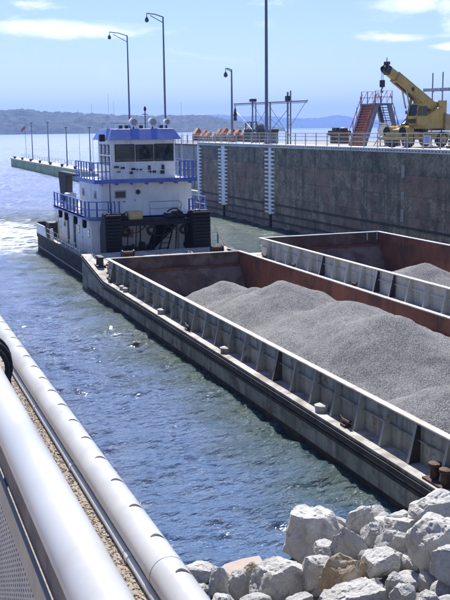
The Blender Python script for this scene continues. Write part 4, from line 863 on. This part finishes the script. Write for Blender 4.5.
# gear lying on the knee platform
t = thing('canvas_box', (15.6, 58.2, 3.78), 'tan yellow canvas covered box on the black knee platform', 'box')
MB().box(15.10, 16.0, 57.9, 58.6, 3.782, 4.28).build('box', boxy, t, bevel=.05); MB().box(15.07, 16.03, 57.88, 58.62, 4.18, 4.31).build('lid', boxy, t, bevel=.02)
def ropeheap(cx, cy, z, rx, ry, h, n, label, seed):
    r = random.Random(seed); m = MB()
    for k in range(n):
        a = r.random()*6.3; q = r.random()**.7; s = (1-q)*.5+.25
        ox = cx+math.cos(a)*rx*q*.7; oy = cy+math.sin(a)*ry*q*.7; zz = z+.05+h*(1-q)*r.random()
        m.tube([(ox+rx*s*math.cos(u)*.6, oy+ry*s*math.sin(u)*.7, max(z+.04, zz+.10*math.sin(u*2+a))) for u in np.linspace(a, a+5.2, 10)], .045, 5)
    m.build('rope_pile', ropem, None, label=label, cat='rope')
ropeheap(18.1, 58.3, 3.79, 1.0, .5, .5, 34, 'dark tangled rope pile on the right half of the knee platform', 5)
ropeheap(14.8, 58.4, 3.79, .42, .4, .42, 16, 'smaller dark rope pile left of the tan box on the knee platform', 6)

# ------------------------------------------------------------------ near lock wall and railing
t = thing('near_lock_wall', (0, 5, 0), 'near lock wall with brown pebbly concrete top below the camera', 'lock wall')
MB().box(-14, .955, -12, 60, -5, 7.72).build('wall_body', concrete, t)
MB().box(-14, .96, -12, 60, 7.722, 7.80).build('deck_surface', aggregate, t)
# scattered pebbles set into the deck strip
m = MB(); r = random.Random(4)
for i in range(5200):
    y = r.uniform(1.2, 6.5); x = r.uniform(.66, .80); s = r.uniform(.0022, .0055)
    m.obox((x, y, 7.80+s*.1), s, s*r.uniform(.6, 1), s*.5, Matrix.Rotation(r.random()*3, 3, 'Z') @ Matrix.Rotation(r.random(), 3, 'X'))
pb = m.build('pebbles', [mat('pebble', (.46, .39, .32), (.16, .13, .10), 90, .7, lo=.42, hi=.58)], t, kind='stuff')
t = thing('edge_pipe', (.862, 3, 7.9), 'wide white slotted pipe along the water edge of the near wall', 'pipe guard')
def pipe_y(x, z, r_, y0, y1, n=28, step=None):
    return MB().tube([(x, y, z) for y in ([y0, y1] if not step else list(np.arange(y0, y1, step))+[y1])], r_, n)
PX, PZ, PR = .878, 7.867, .0668
for a, b in ((-3, 3.005), (3.01, 9.0), (9.005, 20)): pipe_y(PX, PZ, PR, a, b, 32).build('pipe_length', whitep, t, smooth=True)
MB().tube([(PX, 2.975, PZ), (PX, 3.035, PZ)], PR+.0012, 32, caps=False).build('joint_sleeve', whitep, t, smooth=True)
Y0 = 1.928*1.48
for i in range(-4, 34):
    y = Y0+i*.3034; a0, a1 = R(98), R(46); m = MB(); k = 0; P_ = []
    for q in range(9):
        u = a0+(a1-a0)*q/8; wv = .0092*math.sin(PI*(q+.35)/8.7)+.0012; bow = .012*math.sin(PI*q/8)
        for dy, rr in ((bow-wv, PR+.0016), (bow+wv, PR+.0016)): P_.append((PX+rr*math.cos(u), y+dy, PZ+rr*math.sin(u)))
    m.v = P_; m.f = [(2*q, 2*q+1, 2*q+3, 2*q+2) for q in range(8)]; m.m = [0]*8
    m.build('slot', rubber, t)
t2 = thing('conduit', (.79, 3, 7.84), 'thin white conduit clipped beside the wide edge pipe on the near wall', 'conduit')
for a in np.arange(-3, 20, 1.05): pipe_y(.812, 7.8165, .0155, a, a+1.045, 14).build('conduit_length', whitep, t2, smooth=True)
for a in np.arange(-2, 20, 1.05):
    MB().tube([(.812, a+1.04, 7.8165), (.812, a+1.075, 7.8165)], .0185, 14).build('coupling', whitep, t2, smooth=True)
    MB().box(.782, .81, a+1.3, a+1.318, 7.801, 7.806).build('clip', dark, t2)
t = thing('handrail', (.2, 3, 7.8), 'thick white round handrail with perforated grey panel in the near left corner', 'handrail')
RX, RZ, RR = .189, 8.93, .0302
MB().tube([(RX, -1.5, RZ), (RX, 14, RZ)], RR, 36).build('top_rail', whitep, t, smooth=True)
for y in (-.9, 5.0, 7.4, 9.8): MB().tube([(RX, y, 7.8), (RX, y, RZ-.02)], .024, 14).build('post', whitep, t, smooth=True)
MB().box(RX-.022, RX-.004, -1.5, 14, RZ-.072, RZ-.028).build('shade_bar', dstrip, t)  # dark strip standing in for the shadow under the rail
MB().box(RX-.030, RX-.024, -1.5, 14, RZ-.118, RZ-.072).build('frame_bar', strip, t)
# perforated panel below, seen almost edge on
m = MB(); px = RX-.028
mm = MB(); r = random.Random(9)
for i in range(330):
    for j in range(34):
        y = .2+i*.0175+(.00875 if j % 2 else 0); z = RZ-.128-j*.0125
        mm.v += [(px+.0095, y+.0036*math.cos(u), z+.0026*math.sin(u)) for u in (0, 1.05, 2.09, 3.14, 4.19, 5.24)]; k = len(mm.v)-6; mm.f.append(tuple(range(k, k+6))); mm.m.append(0)
mm.build('perforations', dark, t, kind='stuff')
MB().box(px+.010, px+.014, -1, 14, 8.0, RZ-.12).build('backing_sheet', steelpan, t)
# black hose loop over the rail at the left edge
t = thing('cable_loop', (RX, 1.93, RZ), 'black cable looped tightly round the white handrail at the left edge', 'cable')
for rr, yy, tw in ((.056, 1.925, .02), (.055, 1.955, -.012), (.047, 1.90, .03), (.060, 1.975, .006)):
    pts = [(RX+rr*math.cos(u), yy+tw*math.sin(u*1.0+.6), RZ-.004+rr*math.sin(u)) for u in np.linspace(0, 2*PI, 30)]
    MB().tube(pts, .0052, 8).build('cable', rubber, t, smooth=True)
MB().tube([(RX+.05, 1.93, RZ-.03), (RX+.045, 1.9, RZ-.15), (RX+.02, 1.95, RZ-.35), (RX+.03, 2.0, 7.82)], .0052, 8).build('cable_tail', rubber, t, smooth=True)

# ------------------------------------------------------------------ shore rocks
def bank(X, Y): return .25*(18.2-Y)+.27*(X-6)
def bank2(X, Y):
    z = bank(X, Y)-.42
    z = np.minimum(z, 1.9+.0*X); z = z-np.clip(X-10.2, 0, 9)*1.6-np.clip(Y-16.6-.42*(X-6).clip(0, 4), 0, 9)*1.0
    return z+.25*(fbm(X, Y, 1.3, 4, 8)-.5)
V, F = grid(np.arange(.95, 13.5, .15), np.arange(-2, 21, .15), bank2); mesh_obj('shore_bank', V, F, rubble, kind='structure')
def rockmesh(seed, sub=5, flat=1.0, cuts=13, sharp=.72):
    r = random.Random(seed); bm = bmesh.new(); bmesh.ops.create_icosphere(bm, subdivisions=sub, radius=1.15)
    pl = []
    for i in range(cuts):
        n = Vector((r.gauss(0, 1), r.gauss(0, 1), r.gauss(0, .9))).normalized(); pl.append((n, r.uniform(sharp, 1.0)))
    pl.append((Vector((r.uniform(-.25, .25), r.uniform(-.25, .25), 1)).normalized(), r.uniform(.72, .86))); pl.append((Vector((r.uniform(-.3, .3), -1, r.uniform(.0, .35))).normalized(), r.uniform(.7, .85)))
    for v in bm.verts:
        for it in range(2):
            for n, d in pl:
                q = v.co.dot(n)
                if q > d: v.co -= n*(q-d)
    o = Vector((seed*3.1, seed*1.7, 0))
    for v in bm.verts:
        c = v.co; a = noise.fractal(c*1.6+o, .9, 2.1, 5)*.06; rid = max(0, .09-abs(noise.noise(c*2.3+o)))*.7; st = math.floor(noise.noise(c*2.7-o)*5)*.012
        v.co += c.normalized()*(a-rid+st+noise.noise(c*8+o)*.016+noise.noise(c*21+o)*.007)
    me = bpy.data.meshes.new('rock'); bm.to_mesh(me); bm.free()
    me.polygons.foreach_set('use_smooth', [True]*len(me.polygons)); me.set_sharp_from_angle(angle=R(24)); return me
def rock(seed, x, y, z, w, h, m, label, rz=0, ry=0, dpt=.85, group=None, me=None, name='boulder', rx=0):
    me = me or rockmesh(seed)
    o = bpy.data.objects.new(name, me)
    if not me.materials: me.materials.append(m)
    C.objects.link(o); o.location = (x, y, z); o.scale = (w*.54, w*.54*dpt, h*.56)
    o.rotation_euler = (rx, ry, R(-20)+rz); return tag(o, label, 'rock', group)
RK = [('R1', 8.22, 17.02, .90, 1.24, 1.20, 'l', 'big pale blocky boulder with flat sunlit top standing highest at the water edge', 0, .06, .8),
 ('R2', 6.76, 15.61, .80, 1.05, .95, 'l', 'large pale boulder with a bright sloping top lower left of the biggest block', .4, -.25, .9),
 ('R3', 7.41, 15.17, 1.10, .62, .68, 'g', 'grey boulder wedged just below the biggest block', .2, .1, .9),
 ('R3b', 7.93, 15.90, 1.12, .48, .36, 'l', 'small rough stone between the biggest block and the slanting slab', 1, .1, .9),
 ('R4', 9.20, 16.73, 1.22, .56, .66, 'l', 'upright rounded grey stone behind the slanting slab, against the water', .5, .2, .8),
 ('R5', 8.40, 15.74, 1.15, .56, .95, 'l', 'slanting pale slab right of the biggest block', .3, -.55, .6),
 ('R6', 8.72, 14.65, 1.58, .62, .80, 'g', 'tall rounded pale stone in the middle of the right heap', .1, .15, .8),
 ('R6b', 9.05, 16.0, 1.2, .5, .6, 'g', 'shaded stone squeezed behind the tall rounded one', .9, .3, .8),
 ('R7', 9.47, 15.54, 1.50, .80, .46, 'l', 'low flat pale rock against the dark water near the barge', 0, .1, .8),
 ('R8', 9.11, 14.36, 1.78, .50, .36, 'l', 'small lumpy stone right of the tall rounded stone', .3, 0, .9),
 ('R9', 10.04, 15.15, 1.85, .95, .85, 'l', 'big bright angular boulder at the upper right, in front of the barge', .3, -.3, .9),
 ('R10', 8.95, 13.44, 2.0, 1.02, 1.25, 'l', 'largest rugged boulder on the right edge, bright top and dark hollow foot', -.2, -.35, .9),
 ('R11', 8.70, 12.72, 2.15, .68, .66, 'g', 'rounded grey boulder cut by the right edge of the picture', .6, 0, .9),
 ('R12', 7.67, 14.41, 1.28, .85, .86, 'b', 'orange brown stained rock slab leaning in the centre of the heap', .2, .75, .55),
 ('R13', 8.29, 14.19, 1.58, .68, .52, 'l', 'pale smooth stone right of the brown stained slab', .2, -.15, .9),
 ('R14', 7.29, 13.32, 1.42, 1.15, .72, 'l', 'wide pale slab across the bottom edge below the brown stained rock', .2, -.12, .8),
 ('R15', 7.86, 13.04, 1.72, .42, .42, 'g', 'small shaded wedge right of the wide bottom slab', .4, .4, .8),
 ('R16', 7.69, 12.51, 1.85, .42, .38, 'l', 'small bright stone at the bottom edge right of the wide slab', .8, 0, .9),
 ('R17', 7.77, 11.92, 2.02, .42, .32, 'l', 'small bright stone at the bottom edge nearest the right corner', .2, 0, .9),
 ('R18', 5.93, 17.85, .10, .80, .46, 'l', 'flat pale slab by the water beside the edge pipe', .3, .12, .8),
 ('R19', 6.06, 16.89, .34, .48, .60, 'g', 'rough grey stone left of the reddish slab', 1, .3, .9),
 ('R20', 6.25, 16.30, .53, .48, .55, 'g', 'pitted grey stone below the reddish slab', .4, -.2, .9),
 ('R22', 6.60, 16.38, .60, .50, .52, 'b', 'olive brown wedge stone between the reddish slab and the large pale boulder', .3, .5, .7),
 ('R23', 5.59, 16.86, .20, .42, .36, 'l', 'small pale stone close to the edge pipe', .9, .1, .9),
 ('R24', 6.64, 14.27, 1.05, .50, .40, 'g', 'dark grey stone at the bottom edge below the large pale boulder', .5, .1, .9),
 ('R25', 6.12, 15.11, .75, .50, .36, 'g', 'low stone at the bottom edge left of the large pale boulder', .1, 0, .9),
 ('R26', 5.70, 15.75, .48, .48, .38, 'l', 'pale rough stone at the bottom edge near the edge pipe', 1.4, .2, .9),
 ('R27', 6.95, 13.82, 1.25, .38, .34, 'l', 'little pale stone between the grey boulder and the wide bottom slab', .8, 0, .9)]
MM = {'l': rock_l, 'g': rock_g, 'b': rock_b}
for i, (n, x, y, z, w, h, m, lab, rz, ry, dp) in enumerate(RK): rock(100+i*7, x, y, z, w, h, MM[m], lab, rz, ry, dp)
m = MB(); m.prism([(-.62, -.3), (-.1, -.42), (.58, -.3), (.66, .05), (.2, .2), (-.3, .26), (-.66, .1)], -.07, .07, 'xy')
o = m.build('rock_slab', redslab, None, bevel=.02, label='thin reddish stone slab lying flat at the waterline', cat='rock'); o.scale = (.8, .8, .8); o.location = (6.72, 17.45, .30); o.rotation_euler = (.1, -.12, R(10))
# smaller stones filling the heap
base = [rockmesh(900+i, 3, cuts=10) for i in range(7)]
for i, b_ in enumerate(base): b_.materials.append((rock_l, rock_g, rock_l, rock_g, rock_g, rock_l, rock_g)[i])
r = random.Random(21); n = 0
while n < 230:
    x = r.uniform(2.2, 11.1); y = r.uniform(8.5, 18.6); s = r.uniform(.22, .62)*(1 if n % 3 else .6)
    z = float(bank2(np.array([[x]]), np.array([[y]]))[0, 0])
    if z < -.3 or z > 2.6: continue
    k = n % 7; o = rock(0, x, y, z+.08*s, s, s*r.uniform(.6, .9), None, 'small broken limestone filling the gaps of the shore heap', r.random()*6, r.uniform(-.5, .5), r.uniform(.7, 1), 'small broken stones filling the shore heap', base[k], 'stone', r.uniform(-.4, .4)); n += 1

# ------------------------------------------------------------------ haze
hz = MB().box(-14000, 14000, -1500, 13500, -6, 330).build('haze', mat('haze_air', (1, 1, 1)), None, kind='stuff')
hm = bpy.data.materials.new('haze_air_volume'); hm.use_nodes = True; ht = hm.node_tree; ht.nodes.clear()
pv = ht.nodes.new('ShaderNodeVolumePrincipled'); pv.inputs['Density'].default_value = 1.25e-4; pv.inputs['Color'].default_value = (.27, .45, .96, 1); pv.inputs['Anisotropy'].default_value = .2
mo = ht.nodes.new('ShaderNodeOutputMaterial'); ht.links.new(pv.outputs[0], mo.inputs['Volume']); hz.data.materials.clear(); hz.data.materials.append(hm)
